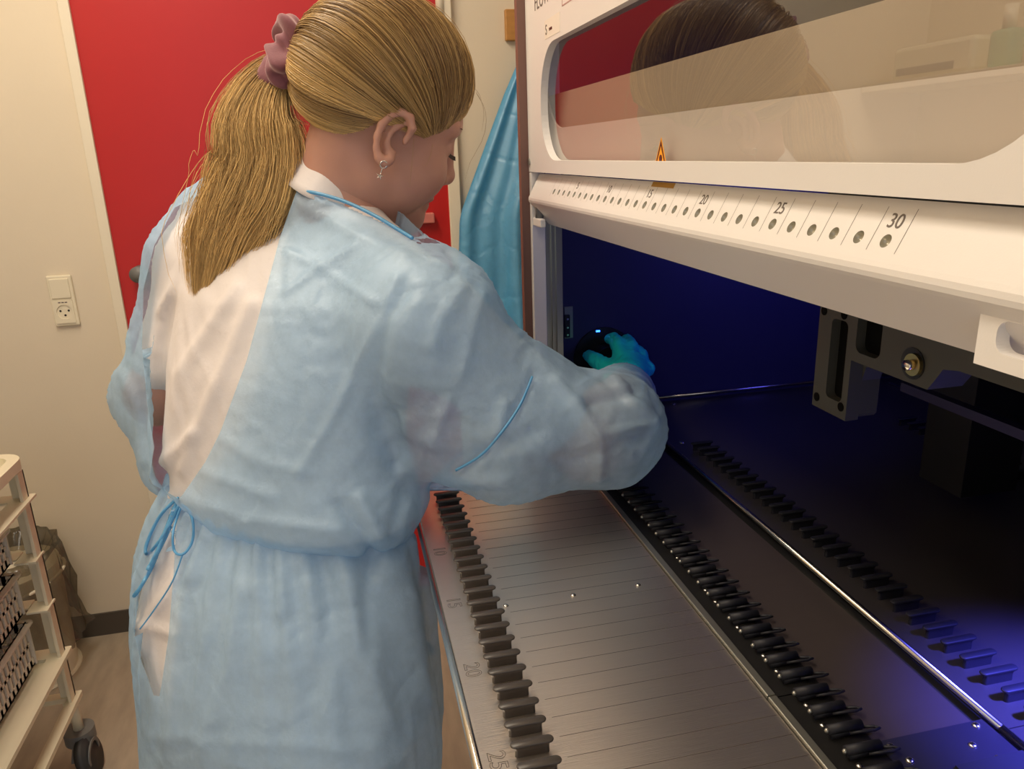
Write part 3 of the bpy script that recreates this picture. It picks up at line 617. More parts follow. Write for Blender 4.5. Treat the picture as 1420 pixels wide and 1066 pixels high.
def basket(z0, z1, label):
    bx = tag(empty('basket', (-0.36, -1.0, z0)), label, 'basket', 'baskets in the trolley')
    x0, x1, y0, y1 = TX0 + 0.045, TX1 - 0.06, TY0 + 0.06, TY1 - 0.045; t = 0.004
    bm = B(x0, x1, y0, y1, z0, z0 + t)
    def wall(ax, c, a, b):
        n = int((b - a) / 0.019); s = (b - a) / n; H = z1 - z0
        for zz0, zz1 in ((z0, z0 + 0.018), (z1 - 0.020, z1), (z0 + H * 0.48, z0 + H * 0.48 + 0.008)):
            box(bm, *((a, b, c, c + t) if ax == 1 else (c, c + t, a, b)), zz0, zz1)
        for i in range(n + 1):
            p = a + i * s; q0, q1 = p - 0.0045, p + 0.0045
            box(bm, *((q0, q1, c, c + t) if ax == 1 else (c, c + t, q0, q1)), z0, z1)
    wall(1, y1 - t, x0, x1); wall(1, y0, x0, x1); wall(0, x0, y0, y1); wall(0, x1 - t, y0, y1)
    part('grid_body', bm, M_basket, bx)
    part('rim', ringplate(bmesh.new(), rrect(x0 - 0.012, x1 + 0.012, y0 - 0.012, y1 + 0.012, 0.01, 4), rrect(x0 + 0.003, x1 - 0.003, y0 + 0.003, y1 - 0.003, 0.004, 4), 2, z1 - 0.004, z1), M_basket, bx)
    return bx
basket(zz(-0.342), zz(-0.266), 'cream slotted basket in the top tier of the trolley, holding green packs')
basket(zz(-0.462), zz(-0.368), 'cream slotted basket in the middle tier of the trolley')
basket(zz(-0.586), zz(-0.485), 'cream slotted basket on the bottom shelf of the trolley')
def crumple_pack(name, c, dims, m, label, cat, seed):
    bm = bmesh.new(); bmesh.ops.create_icosphere(bm, subdivisions=4, radius=1.0); rr = random.Random(seed); ph = [rr.uniform(0, 6) for _ in range(6)]
    for v in bm.verts:
        p = v.co.copy(); k = 1 + 0.12 * math.sin(7 * p.x + ph[0]) * math.sin(6 * p.y + ph[1]) + 0.08 * math.sin(15 * p.y + ph[2] + 8 * p.z)
        p = Vector([math.copysign(abs(t) ** 0.6, t) for t in p]) * k; v.co = Vector((c[0] + p.x * dims[0], c[1] + p.y * dims[1], c[2] + p.z * dims[2]))
    o = obj(name, bm, m, None, True); return tag(o, label, cat)
crumple_pack('glove_pack', (-0.515, -0.897, zz(-0.289)), (0.060, 0.030, 0.040), M_green, 'shiny green wrapped pack lying in the top basket of the trolley', 'pack', 3)

wb = tag(empty('waste_bin', (-1.055, -1.065, 0)), 'white waste bin lined with a clear grey bag between the trolley and the wall', 'waste bin')
BX, BY = -1.055, -1.068
def lathe(prof_, cx, cy, n=40, wob=None):
    bm = bmesh.new(); R_ = []
    for r, z in prof_: R_.append([bm.verts.new((cx + r * (1 if wob is None else wob(i, n, z)) * math.cos(2 * math.pi * i / n), cy + r * (1 if wob is None else wob(i, n, z)) * math.sin(2 * math.pi * i / n), z)) for i in range(n)])
    for a_, b_ in zip(R_, R_[1:]):
        for i in range(n): bm.faces.new((a_[i], a_[(i + 1) % n], b_[(i + 1) % n], b_[i]))
    return bm
bm = lathe([(0.118, 0.004), (0.132, 0.004), (0.132, 0.0), (0.122, 0.0), (0.122, 0.010), (0.130, 0.25), (0.132, 0.33), (0.128, 0.33), (0.120, 0.02), (0.001, 0.012)], BX, BY); part('bin_body', bm, M_trim, wb, True)
part('bin_hoop', tube(bmesh.new(), [(BX + 0.140 * math.cos(2 * math.pi * i / 40), BY + 0.140 * math.sin(2 * math.pi * i / 40), 0.285 + 0.02 * math.sin(2 * math.pi * i / 40)) for i in range(40)], 0.0045, 8, close=True), M_trim, wb, True)
def wob(i, n, z):
    a = 2 * math.pi * i / n; k = min(1, max(0.1, (0.40 - z) * 6)) 
    return 1 + 0.05 * math.sin(9 * a + 31 * z) * k + 0.035 * math.sin(23 * a + 17 * z) + 0.03 * math.sin(14 * a - 60 * z)
bm = lathe([(0.10, 0.33), (0.128, 0.372), (0.137, 0.385), (0.141, 0.36), (0.146, 0.30), (0.150, 0.24), (0.152, 0.18), (0.158, 0.135), (0.166, 0.11)], BX, BY, 120, wob); part('bin_liner', bm, M_bag, wb, True)


# ================================================================== the person
class Field:
    """signed distance on a regular grid, surfaced with surface nets"""
    def __init__(self, lo, hi, h):
        self.lo = np.array(lo, float); self.h = h; self.n = np.ceil((np.array(hi) - self.lo) / h).astype(int) + 1
        g = [self.lo[i] + h * np.arange(self.n[i]) for i in range(3)]
        self.X, self.Y, self.Z = np.meshgrid(*g, indexing='ij', sparse=True); self.d = np.full(self.n, 9.0, np.float32)
    def add(self, d, k=0.0):
        if k <= 0: self.d = np.minimum(self.d, d)
        else:
            q = np.clip(0.5 + 0.5 * (self.d - d) / k, 0, 1); self.d = self.d * (1 - q) + d * q - k * q * (1 - q)
        self.d = self.d.astype(np.float32); return self
    def sub(self, d, k=0.01):
        q = np.clip(0.5 - 0.5 * (self.d + d) / k, 0, 1); self.d = (self.d * (1 - q) - d * q + k * q * (1 - q)).astype(np.float32); return self
    def sphere(self, c, r): return np.sqrt((self.X - c[0]) ** 2 + (self.Y - c[1]) ** 2 + (self.Z - c[2]) ** 2) - r
    def cone(self, a, b, ra, rb):
        a, b = np.asarray(a, float), np.asarray(b, float); ba = b - a; L2 = ba @ ba
        px, py, pz = self.X - a[0], self.Y - a[1], self.Z - a[2]
        t = np.clip((px * ba[0] + py * ba[1] + pz * ba[2]) / L2, 0, 1)
        return np.sqrt((px - t * ba[0]) ** 2 + (py - t * ba[1]) ** 2 + (pz - t * ba[2]) ** 2) - (ra + (rb - ra) * t)
    def ell(self, c, ax, r):
        q = []
        for e in ax: q.append((self.X - c[0]) * e[0] + (self.Y - c[1]) * e[1] + (self.Z - c[2]) * e[2])
        k0 = np.sqrt(sum((q[i] / r[i]) ** 2 for i in range(3))); k1 = np.sqrt(sum((q[i] / r[i] ** 2) ** 2 for i in range(3)))
        return k0 * (k0 - 1) / np.maximum(k1, 1e-6)
    def mesh(self, smooth=2):
        F = self.d; n = self.n; ins = F < 0
        c = np.stack([ins[i:n[0] - 1 + i, j:n[1] - 1 + j, k:n[2] - 1 + k] for i in (0, 1) for j in (0, 1) for k in (0, 1)], 0).sum(0)
        act = (c > 0) & (c < 8); I = np.argwhere(act); idx = np.full(act.shape, -1, np.int64); idx[act] = np.arange(len(I))
        acc = np.zeros((len(I), 3)); cnt = np.zeros(len(I)); off = [(i, j, k) for i in (0, 1) for j in (0, 1) for k in (0, 1)]
        fv = {o: F[I[:, 0] + o[0], I[:, 1] + o[1], I[:, 2] + o[2]] for o in off}
        for o in off:
            for ax in range(3):
                if o[ax] == 0:
                    p = list(o); p[ax] = 1; p = tuple(p); f0, f1 = fv[o], fv[p]; m = (f0 < 0) != (f1 < 0); t = np.where(m, f0 / np.where(m, f0 - f1, 1), 0)
                    for a in range(3): acc[:, a] += np.where(m, o[a] + (t if a == ax else 0), 0)
                    cnt += m
        V = self.lo + self.h * (I + acc / cnt[:, None]); Q = []
        for ax in range(3):
            a1, a2 = (ax + 1) % 3, (ax + 2) % 3
            s0 = [slice(None)] * 3; s1 = [slice(None)] * 3; s0[ax] = slice(0, -1); s1[ax] = slice(1, None)
            for s in (s0, s1):
                s[a1] = slice(1, -1); s[a2] = slice(1, -1)
            A, Bb = ins[tuple(s0)], ins[tuple(s1)]; E = np.argwhere(A != Bb); flip = A[tuple(E.T)]
            e = E.copy(); e[:, a1] += 1; e[:, a2] += 1
            def cell(d1, d2):
                q = e.copy(); q[:, a1] -= d1; q[:, a2] -= d2; return idx[q[:, 0], q[:, 1], q[:, 2]]
            q = np.stack([cell(1, 1), cell(0, 1), cell(0, 0), cell(1, 0)], 1)
            q[~flip] = q[~flip][:, ::-1]; Q.append(q)
        Q = np.concatenate(Q); Q = Q[(Q >= 0).all(1)]
        return lap(V, Q, smooth), Q
def lap(V, Q, it, lam=0.5, keep=None):
    V = V.copy(); e = np.concatenate([Q[:, [i, (i + 1) % Q.shape[1]]] for i in range(Q.shape[1])]); e = np.concatenate([e, e[:, ::-1]])
    for _ in range(it):
        a = np.zeros_like(V); c = np.zeros(len(V))
        for k in range(3): a[:, k] = np.bincount(e[:, 0], V[e[:, 1], k], len(V))
        c = np.bincount(e[:, 0], minlength=len(V)); m = a / np.maximum(c, 1)[:, None]; w_ = lam if keep is None else lam * (~keep)[:, None]
        V = V + w_ * (m - V)
    return V
def normals(V, Q):
    n = np.cross(V[Q[:, 2]] - V[Q[:, 0]], V[Q[:, 3 % Q.shape[1]]] - V[Q[:, 1]]); N = np.zeros_like(V)
    for k in range(3):
        for j in range(Q.shape[1]): N[:, k] += np.bincount(Q[:, j], n[:, k], len(V))
    return N / np.maximum(np.linalg.norm(N, axis=1), 1e-12)[:, None]
def vnoise(P_, seed=0):
    P_ = np.asarray(P_, float); i = np.floor(P_).astype(np.int64); f = P_ - i; f = f * f * (3 - 2 * f); out = 0
    for dx in (0, 1):
        for dy in (0, 1):
            for dz in (0, 1):
                h = ((i[:, 0] + dx) * 73856093) ^ ((i[:, 1] + dy) * 19349663) ^ ((i[:, 2] + dz) * 83492791) ^ (seed * 2654435761)
                h = (h ^ (h >> 13)) * 1274126177; h = ((h ^ (h >> 16)) & 0xffff) / 65535.0
                out = out + h * (f[:, 0] if dx else 1 - f[:, 0]) * (f[:, 1] if dy else 1 - f[:, 1]) * (f[:, 2] if dz else 1 - f[:, 2])
    return out * 2 - 1
def compact(V, Q):
    u, inv = np.unique(Q, return_inverse=True); return V[u], inv.reshape(Q.shape)

# --- skeleton, in metres
HF, HU, HR = (np.array(q) for q in ((-0.283, 0.901, -0.329), (0.155, 0.381, 0.911), (0.946, 0.207, -0.248)))
HO = np.array([-0.015, -0.051, 0.490 + D]); SC = 1.08
def H(f, u, r): return HO + SC * (f * HF + u * HU + r * HR)
RB_, FB_ = np.array([0.69, 0.72, 0]) / math.hypot(0.69, 0.72), np.array([-0.72, 0.69, 0]) / math.hypot(0.69, 0.72)
NECK = S(462, 290, 1.00); SHR = S(588, 446, 0.905); SHL = S(280, 366, 1.10); ELR = S(815, 620, 0.95); WRR = np.array([-0.092, 0.318, D + 0.090])
ELL = S(218, 548, 1.13); WRL = ELL + 0.22 * FB_ + np.array([0.03, 0.02, -0.03])
HAND = np.array([-0.165, 0.351, D + 0.096])
def stack(rows, yaw=True, back=0.64):
    """rows of (v, left u, right u, depth): elliptical cross sections seen by eye height, as (z, cx, cy, w, b)"""
    out = []
    cosp = abs(RB_[:2] @ np.array([0.222, 0.975])); sinp = math.sqrt(1 - cosp ** 2); k = math.sqrt(cosp ** 2 + (back * sinp) ** 2)
    for v, l, r, d in rows:
        c = S((l + r) / 2, v, d); out.append((c[2], c[0], c[1], (r - l) / 2 * d / FPX / k, (r - l) / 2 * d / FPX / k * back))
    out.sort(); return np.array(out)
TORSO = [(300, 330, 520, 1.02), (340, 262, 560, 1.02), (400, 225, 590, 1.015), (500, 205, 588, 1.015), (600, 205, 582, 1.02), (660, 210, 598, 1.025), (715, 222, 608, 1.03), (760, 250, 606, 1.03)]
SKIRT = [(640, 228, 555, 1.045), (690, 214, 570, 1.045), (730, 194, 592, 1.045), (790, 176, 598, 1.045), (880, 171, 608, 1.05), (970, 181, 615, 1.05), (1066, 186, 609, 1.05), (1250, 186, 600, 1.055), (1500, 190, 590, 1.06)]
def tube_field(f, st, ins=0.0, zlo=None, zhi=None, pw=2.3):
    z = np.clip(f.Z, st[0, 0], st[-1, 0]); ip = lambda k: np.interp(z, st[:, 0], st[:, k])
    a = (f.X - ip(1)) * RB_[0] + (f.Y - ip(2)) * RB_[1]; e = (f.X - ip(1)) * FB_[0] + (f.Y - ip(2)) * FB_[1]; w_, b_ = ip(3) - ins, ip(4) - ins
    k = (np.abs(a / w_) ** pw + np.abs(e / b_) ** pw) ** (1 / pw); d = (k - 1) * np.minimum(w_, b_)
    zlo = st[0, 0] if zlo is None else zlo; zhi = st[-1, 0] if zhi is None else zhi
    return np.maximum(np.maximum(d, zlo - f.Z), f.Z - zhi)

# --- body: torso, arms, legs, neck and head as one continuous skin
f = Field((-0.36, -0.52, -0.005), (0.36, 0.44, 1.44), 0.0075)
ts, ss = stack(TORSO), stack(SKIRT)
f.add(tube_field(f, ts, 0.034, zlo=S(400, 690, 1.03)[2]), 0.02); hip = S(398, 830, 1.05)
f.add(tube_field(f, ss, 0.050, zlo=hip[2] - 0.16), 0.05)
for a, b, ra, rb in ((NECK, SHR, 0.040, 0.050), (NECK, SHL, 0.040, 0.048), (SHR, ELR, 0.046, 0.038), (ELR, ELR + 0.45 * (WRR - ELR), 0.038, 0.037), (ELR + 0.45 * (WRR - ELR), WRR, 0.040, 0.027), (SHL, ELL, 0.048, 0.040), (ELL, WRL, 0.038, 0.026), (WRL, WRL + 0.09 * FB_, 0.028, 0.022)):
    f.add(f.cone(a, b, ra, rb), 0.03)
for s in (-1, 1):
    hp = hip + s * 0.085 * RB_ + np.array([0, 0, -0.08]); kn = np.array([0.03, -0.24, 0.47]) + s * 0.085 * RB_ + 0.03 * FB_; an = np.array([0.03, -0.25, 0.085]) + s * 0.085 * RB_
    f.add(f.cone(hp, kn, 0.085, 0.055), 0.04); f.add(f.cone(kn, an, 0.055, 0.038), 0.03); f.add(f.cone(an + np.array([0, 0, -0.045]), an + 0.14 * FB_ + np.array([0, 0, -0.055]), 0.040, 0.028), 0.02)
f.add(f.cone(NECK + np.array([0, 0, -0.03]), H(-0.022, -0.045, 0), 0.060, 0.052), 0.03)
BV, BQ = f.mesh(2)
# finer head with face, joined into the same mesh below the hair and in the neck
hd = Field(HO - 0.20, HO + 0.19, 0.0026)
ax = (HF, HU, HR); q = SC
hd.add(hd.ell(H(-0.004, 0.048, 0), ax, (0.096 * q, 0.082 * q, 0.075 * q)))
hd.add(hd.ell(H(0.034, 0.0, 0), ax, (0.058 * q, 0.082 * q, 0.060 * q)), 0.02)
for s in (-1, 1):
    hd.add(hd.cone(H(0.005, -0.052, 0.047 * s), H(0.070, -0.090, 0.012 * s), 0.022, 0.018), 0.025)
    hd.add(hd.sphere(H(0.056, -0.030, 0.036 * s), 0.034), 0.02); hd.add(hd.sphere(H(0.040, -0.050, 0.038 * s), 0.032), 0.02)
    hd.add(hd.cone(H(0.086, 0.030, 0.012 * s), H(0.070, 0.030, 0.046 * s), 0.012, 0.011), 0.014)
    hd.sub(hd.sphere(H(0.092, 0.004, 0.031 * s), 0.012), 0.014)
    hd.add(hd.ell(H(0.0755, 0.004, 0.031 * s), ax, (0.011, 0.0125, 0.0165)), 0.004)
    hd.add(hd.sphere(H(0.096, -0.034, 0.012 * s), 0.009), 0.008)
hd.add(hd.cone(H(0.090, 0.020, 0), H(0.104, -0.026, 0), 0.008, 0.0105), 0.010); hd.add(hd.sphere(H(0.106, -0.030, 0), 0.0115), 0.008)
hd.add(hd.ell(H(0.086, -0.060, 0), ax, (0.013, 0.0085, 0.024)), 0.006); hd.add(hd.ell(H(0.083, -0.071, 0), ax, (0.013, 0.0085, 0.021)), 0.006)
hd.sub(hd.ell(H(0.098, -0.0655, 0), ax, (0.012, 0.0018, 0.022)), 0.003)
hd.add(hd.sphere(H(0.072, -0.094, 0), 0.022), 0.02)
hd.add(hd.cone(NECK + np.array([0, 0, -0.02]), H(-0.020, -0.045, 0), 0.0615, 0.0545), 0.03)
hd.add(hd.cone(NECK + 0.035 * HF, H(0.02, -0.06, 0), 0.035, 0.036), 0.03)
# ear on the viewer's side
def ear(s):
    E0R = H(0, 0, 0.0735); n_ = HR * s; k = 0.00086
    def ep(u, v, o):                      # outline drawn around the ear canal, in the plane of the ear
        p = S(u, v, proj(E0R)[2] - o)
        return p if s > 0 else p - 2 * ((p - HO) @ HR) * HR
    hel = [(566, 190, .004), (572, 178, .010), (569, 163, .014), (557, 155, .018), (541, 160, .021), (529, 173, .022), (523, 190, .021), (522, 206, .018), (526, 219, .014), (533, 226, .011), (540, 222, .008), (544, 211, .004)]
    rad = [.0045, .0045, .0048, .0050, .0050, .0048, .0045, .0042, .0055, .0062, .0055, .005]
    for i in range(len(hel) - 1): hd.add(hd.cone(ep(*hel[i]), ep(*hel[i + 1]), rad[i], rad[i + 1]), 0.003)
    ant = [(560, 172, .009), (549, 176, .011), (540, 186, .012), (536, 199, .011), (539, 210, .009)]
    for i in range(len(ant) - 1): hd.add(hd.cone(ep(*ant[i]), ep(*ant[i + 1]), .0038, .0038), 0.004)
    hd.add(hd.cone(ep(530, 180, .006), ep(532, 214, .003), .0055, .0055), 0.006); hd.add(hd.cone(ep(545, 166, .008), ep(532, 182, .008), .005, .005), 0.006)
    hd.add(hd.sphere(ep(560, 196, .004), .0052), 0.004)
    hd.sub(hd.ell(ep(551, 196, .006), (HF, HU, HR), (.0058, .0085, .0075)), 0.004)
    return ep
EP = ear(1); ear(-1)
HV, HQ = hd.mesh(1)
# drop the coarse stub where the fine head takes over and the open underside of the fine head
nz = NECK + 0.25 * (H(-0.02, -0.045, 0) - NECK)
V = np.concatenate([BV, HV]); Q = np.concatenate([BQ, HQ + len(BV)])
# hand inside the glove
def hand_field(h, grow):
    L = Field((-0.30, 0.22, D - 0.02), (-0.04, 0.46, D + 0.22), h)
    fwd = (HAND - WRR) / np.linalg.norm(HAND - WRR)
    L.add(L.cone(WRR + 0.02 * (WRR - HAND) / 0.1, WRR + 0.012 * fwd, 0.028 + grow, 0.028 + grow))
    kn = [np.array(p) + np.array([0, 0.024, D - 0.011]) for p in ((-0.186, 0.316, 0.140), (-0.186, 0.339, 0.135), (-0.181, 0.356, 0.118), (-0.172, 0.366, 0.098))]
    for k_ in kn: L.add(L.cone(WRR + 0.02 * fwd, k_ - 0.012 * fwd, 0.022 + grow, 0.0088 + grow), 0.014)
    mids = ((-0.214, 0.318, 0.145), (-0.217, 0.344, 0.139), (-0.213, 0.364, 0.118), (-0.203, 0.373, 0.096))
    tips = ((-0.2235, 0.3135, 0.1425), (-0.2235, 0.339, 0.133), (-0.2235, 0.354, 0.112), (-0.221, 0.357, 0.092))
    for i in range(4):
        m = np.array(mids[i]) + np.array([0, 0.024, D - 0.011]); t_ = np.array(tips[i]) + np.array([0, 0.024, D - 0.011]); r_ = (0.0098, 0.0100, 0.0095, 0.0085)[i] + grow
        L.add(L.cone(kn[i], m, r_ + 0.0025, r_), 0.009); L.add(L.cone(m, t_, r_, r_ - 0.0015), 0.002)
    t0, t1, t2 = (np.array(p) + np.array([0, 0.022, D - 0.010]) for p in ((-0.130, 0.288, 0.108), (-0.178, 0.274, 0.119), (-0.208, 0.272, 0.119)))
    L.add(L.cone(t0, t1, 0.017 + grow, 0.0115 + grow), 0.010); L.add(L.cone(t1, t2, 0.0115 + grow, 0.009 + grow), 0.002)
    return L.mesh(3)
V2, Q2 = hand_field(0.004, -0.0015); Q = np.concatenate([Q, Q2 + len(V)]); V = np.concatenate([V, V2])
person = tag(npobj('person', V, Q, M_skin), 'person with golden ponytail in blue gown, reaching a gloved hand into the machine', 'person')
gV, gQ = hand_field(0.0028, 0.0012)
N = normals(gV, gQ); gV = gV + N * (0.0008 * np.sin(gV @ np.array([420., 300, 260])) * (vnoise(gV * 60) > 0))[:, None]
npobj('nitrile_glove', gV, gQ, M_glove, person)['label'] = 'teal nitrile glove'

# --- clothing
def fold(V, N, lines):
    """creases: each line is a list of (u, v) on the side of the garment we look at, with height and width"""
    pj = proj(V); view = V - CP; view /= np.linalg.norm(view, axis=1)[:, None]; facing = (N * view).sum(1) < 0.15; out = np.zeros(len(V))
    for pts, amp, wid in lines:
        best = np.full(len(V), 1e9)
        for (x0, y0), (x1, y1) in zip(pts, pts[1:]):
            dx, dy = x1 - x0, y1 - y0; t = np.clip(((pj[:, 0] - x0) * dx + (pj[:, 1] - y0) * dy) / (dx * dx + dy * dy), 0, 1)
            best = np.minimum(best, np.hypot(pj[:, 0] - x0 - t * dx, pj[:, 1] - y0 - t * dy))
        out += np.where(facing, amp * np.exp(-(best / wid) ** 2), 0)
    return out
def cut(V, Q, poly, front=True, out_snap=True):
    """cut an opening whose outline, seen from the back of the wearer, is poly; boundary vertices are drawn onto the outline"""
    pj = proj(V); N = normals(V, Q); view = V - CP; view /= np.linalg.norm(view, axis=1)[:, None]; facing = (N * view).sum(1) < 0.05
    p = np.array(poly, float); x, y = pj[:, 0], pj[:, 1]; ins = np.zeros(len(V), bool); bd = np.full(len(V), 1e9); near = np.zeros((len(V), 2))
    for (x0, y0), (x1, y1) in zip(p, np.roll(p, -1, 0)):
        c = ((y0 > y) != (y1 > y)) & (x < (x1 - x0) * (y - y0) / (y1 - y0 + 1e-12) + x0); ins ^= c
        dx, dy = x1 - x0, y1 - y0; t = np.clip(((x - x0) * dx + (y - y0) * dy) / (dx * dx + dy * dy), 0, 1); nx, ny = x0 + t * dx, y0 + t * dy; d = np.hypot(x - nx, y - ny)
        m = d < bd; bd[m] = d[m]; near[m, 0] = nx[m]; near[m, 1] = ny[m]
    ins &= facing; kill = ins[Q].all(1); Q = Q[~kill]
    edge = np.zeros(len(V), bool); used = np.unique(Q); edge[used] = ins[used]
    for i in np.nonzero(edge)[0]:
        if bd[i] < 12: V[i] = S(near[i, 0], near[i, 1], pj[i, 2])
    return compact(V, Q)
def wrinkle(V, amp, seed, sc=(9, 9, 4)):
    n1 = vnoise(V * np.array(sc), seed); n2 = vnoise(V * np.array(sc) * 2.3 + 7 * n1[:, None], seed + 1); r = 1 - np.abs(n2)
    r2 = 1 - np.abs(vnoise(V * np.array(sc) * 1.6 + 3 * n2[:, None], seed + 5))
    return amp * (0.6 * n1 + 0.45 * (r ** 4 - 0.3) + 0.22 * (r2 ** 7 - 0.1) + 0.06 * vnoise(V * 55, seed + 2))

# white coat below the gown
ts_c = stack(TORSO); f = Field((-0.36, -0.50, 0.50), (0.36, 0.34, 1.42), 0.0065)
f.add(tube_field(f, ts_c, 0.017, zlo=S(400, 690, 1.03)[2])); f.add(tube_field(f, ss, 0.016, zlo=S(200, 985, 1.02)[2]), 0.02)
for a, b, ra, rb in ((NECK, SHR, 0.042, 0.064), (NECK, SHL, 0.050, 0.058), (S(335, 266, 1.06), S(285, 296, 1.10), 0.034, 0.034), (SHR, SHR + 0.72 * (ELR - SHR), 0.062, 0.054), (SHL, SHL + 0.75 * (ELL - SHL), 0.054, 0.048)): f.add(f.cone(a, b, ra, rb), 0.035)
cV, cQ = f.mesh(2); N = normals(cV, cQ)
coat_folds = [([(255, 360), (215, 470), (212, 560)], .006, 9), ([(330, 400), (250, 520), (232, 640)], .006, 10), ([(300, 330), (225, 430)], .005, 9), ([(350, 420), (290, 560), (255, 650)], .005, 9), ([(270, 600), (225, 650)], .006, 8), ([(240, 745), (205, 835), (195, 880)], .007, 10), ([(250, 800), (215, 850), (200, 900)], .006, 9), ([(190, 860), (250, 880)], .005, 7), ([(235, 690), (222, 780)], .005, 8)]
cV = cV + N * (wrinkle(cV, 0.0035, 11, (8, 8, 4)) + fold(cV, N, coat_folds))[:, None]
hem = cV[:, 2] < S(200, 965, 1.02)[2] + 0.012
npobj('white_coat', cV, cQ, M_coat, person)
# stand-up collar
def collar():
    axd = H(-0.022, -0.045, 0) - NECK; axd /= np.linalg.norm(axd); c0 = NECK + axd * 0.028; a = np.cross(axd, HR); a /= np.linalg.norm(a); b = np.cross(axd, a); Vc = []; n = 72
    for j in range(6):
        for i in range(n):
            t = 2 * math.pi * i / n; rr = 0.074 - 0.006 * j + 0.002 * math.sin(5 * t); Vc.append(c0 + axd * (j * 0.0085) + rr * (math.cos(t) * a + 0.95 * math.sin(t) * b))
    return np.array(Vc), np.array([(j * n + i, j * n + (i + 1) % n, (j + 1) * n + (i + 1) % n, (j + 1) * n + i) for j in range(5) for i in range(n)])
kV, kQ = collar(); ko = npobj('coat_collar', kV, kQ, M_coat, person); md = ko.modifiers.new('t', 'SOLIDIFY'); md.thickness = 0.003

# gown bodice with its two sleeves
f = Field((-0.40, -0.56, 0.76), (0.40, 0.44, 1.44), 0.0055)
ts_g = stack(TORSO); gx = [f.X - CP[0], f.Y - CP[1], f.Z - CP[2]]; cz_ = sum(CR[2][i] * gx[i] for i in range(3)); gu = 710 + FPX * sum(CR[0][i] * gx[i] for i in range(3)) / cz_; gv_ = 533 + FPX * sum(CR[1][i] * gx[i] for i in range(3)) / cz_
bot = (gv_ - np.interp(gu, [150, 225, 250, 300, 400, 500, 560, 615, 700], [670, 680, 702, 744, 766, 774, 757, 690, 640])) * 0.00095
d_ = tube_field(f, ts_g, -0.004, zlo=0.70, zhi=ts_g[-1, 0] + 0.02); q_ = np.clip(0.5 - 0.5 * (d_ - bot) / 0.03, 0, 1); f.add(d_ * (1 - q_) + bot * q_ + 0.03 * q_ * (1 - q_))
EM = S(842, 598, .945); A1, A2 = S(622, 566, .935), S(700, 604, .93)
for a, b, ra, rb, k in ((NECK, SHR, 0.058, 0.080, .03), (NECK, SHL, 0.060, 0.066, .03), (S(335, 266, 1.06), S(285, 296, 1.10), 0.041, 0.041, .03), (SHR, A1, 0.086, 0.078, .03), (SHR, A2, 0.080, 0.078, .03), (A1, A2, 0.078, 0.078, .02), (A2, EM, 0.076, 0.064, .02), (SHR, EM, 0.050, 0.050, .02),
                        (EM, ELR + 0.45 * (WRR - ELR), 0.064, 0.056, .03), (EM + np.array([.0, .012, .01]), ELR + 0.75 * (WRR - ELR) + np.array([0, .012, 0]), 0.056, 0.044, .02), (ELR + 0.45 * (WRR - ELR), WRR + np.array([0, 0, 0]), 0.052, 0.036, .02),
                        (SHL, ELL + np.array([0, -0.006, 0]), 0.066, 0.050, .04), (ELL, S(240, 648, 1.11), 0.050, 0.044, .03), (ELL, WRL, 0.052, 0.036, .03)):
    f.add(f.cone(a, b, ra, rb), k)
wv = (WRR - ELR) / np.linalg.norm(WRR - ELR)
gV, gQ = f.mesh(4); N = normals(gV, gQ)
gfolds = [([(415, 655), (455, 590), (510, 480), (552, 385)], .0055, 7), ([(525, 600), (518, 520), (530, 440), (560, 400)], -.008, 13), ([(553, 640), (535, 580)], -.010, 14),
          ([(395, 405), (440, 372), (492, 340)], .004, 4), ([(400, 350), (430, 360), (520, 420)], .0035, 6), ([(600, 480), (612, 440), (640, 400)], .006, 9), ([(640, 520), (650, 470), (665, 410)], .006, 9),
          ([(560, 650), (620, 668), (700, 668)], .006, 9), ([(540, 620), (640, 640), (740, 600)], -.005, 12), ([(770, 530), (800, 560), (835, 610), (830, 660)], .007, 8), ([(855, 530), (905, 580)], .007, 8), ([(820, 560), (880, 545)], -.006, 9), ([(848, 600), (905, 590)], .006, 7),
          ([(700, 560), (690, 610), (670, 640)], .005, 8), ([(780, 640), (850, 620), (890, 600)], -.005, 9), ([(470, 700), (500, 740), (515, 768)], -.010, 8), ([(500, 690), (525, 740)], .008, 9), ([(560, 680), (545, 740)], -.007, 9), ([(250, 640), (300, 660), (380, 690)], .004, 8), ([(255, 690), (340, 720), (470, 735)], .005, 9),
          ([(620, 345), (640, 365), (625, 385)], -.004, 6), ([(430, 290), (500, 330), (560, 350)], .003, 8), ([(300, 600), (360, 640), (430, 655)], .004, 9), ([(170, 520), (190, 560), (200, 640)], .005, 7), ([(185, 420), (180, 500)], .004, 6), ([(620, 560), (600, 620)], .006, 10), ([(740, 520), (700, 600), (640, 655)], -.004, 4)]
gV = gV + N * (wrinkle(gV, 0.0045, 3, (8, 8, 5)) + fold(gV, N, gfolds))[:, None]
# far end of the right sleeve is open, ending on the wrist
kill = ((gV - (WRR - 0.006 * wv)) @ wv > 0) & (np.linalg.norm(gV - WRR, axis=1) < 0.08); keepq = ~kill[gQ].any(1); gV, gQ = compact(gV, gQ[keepq])
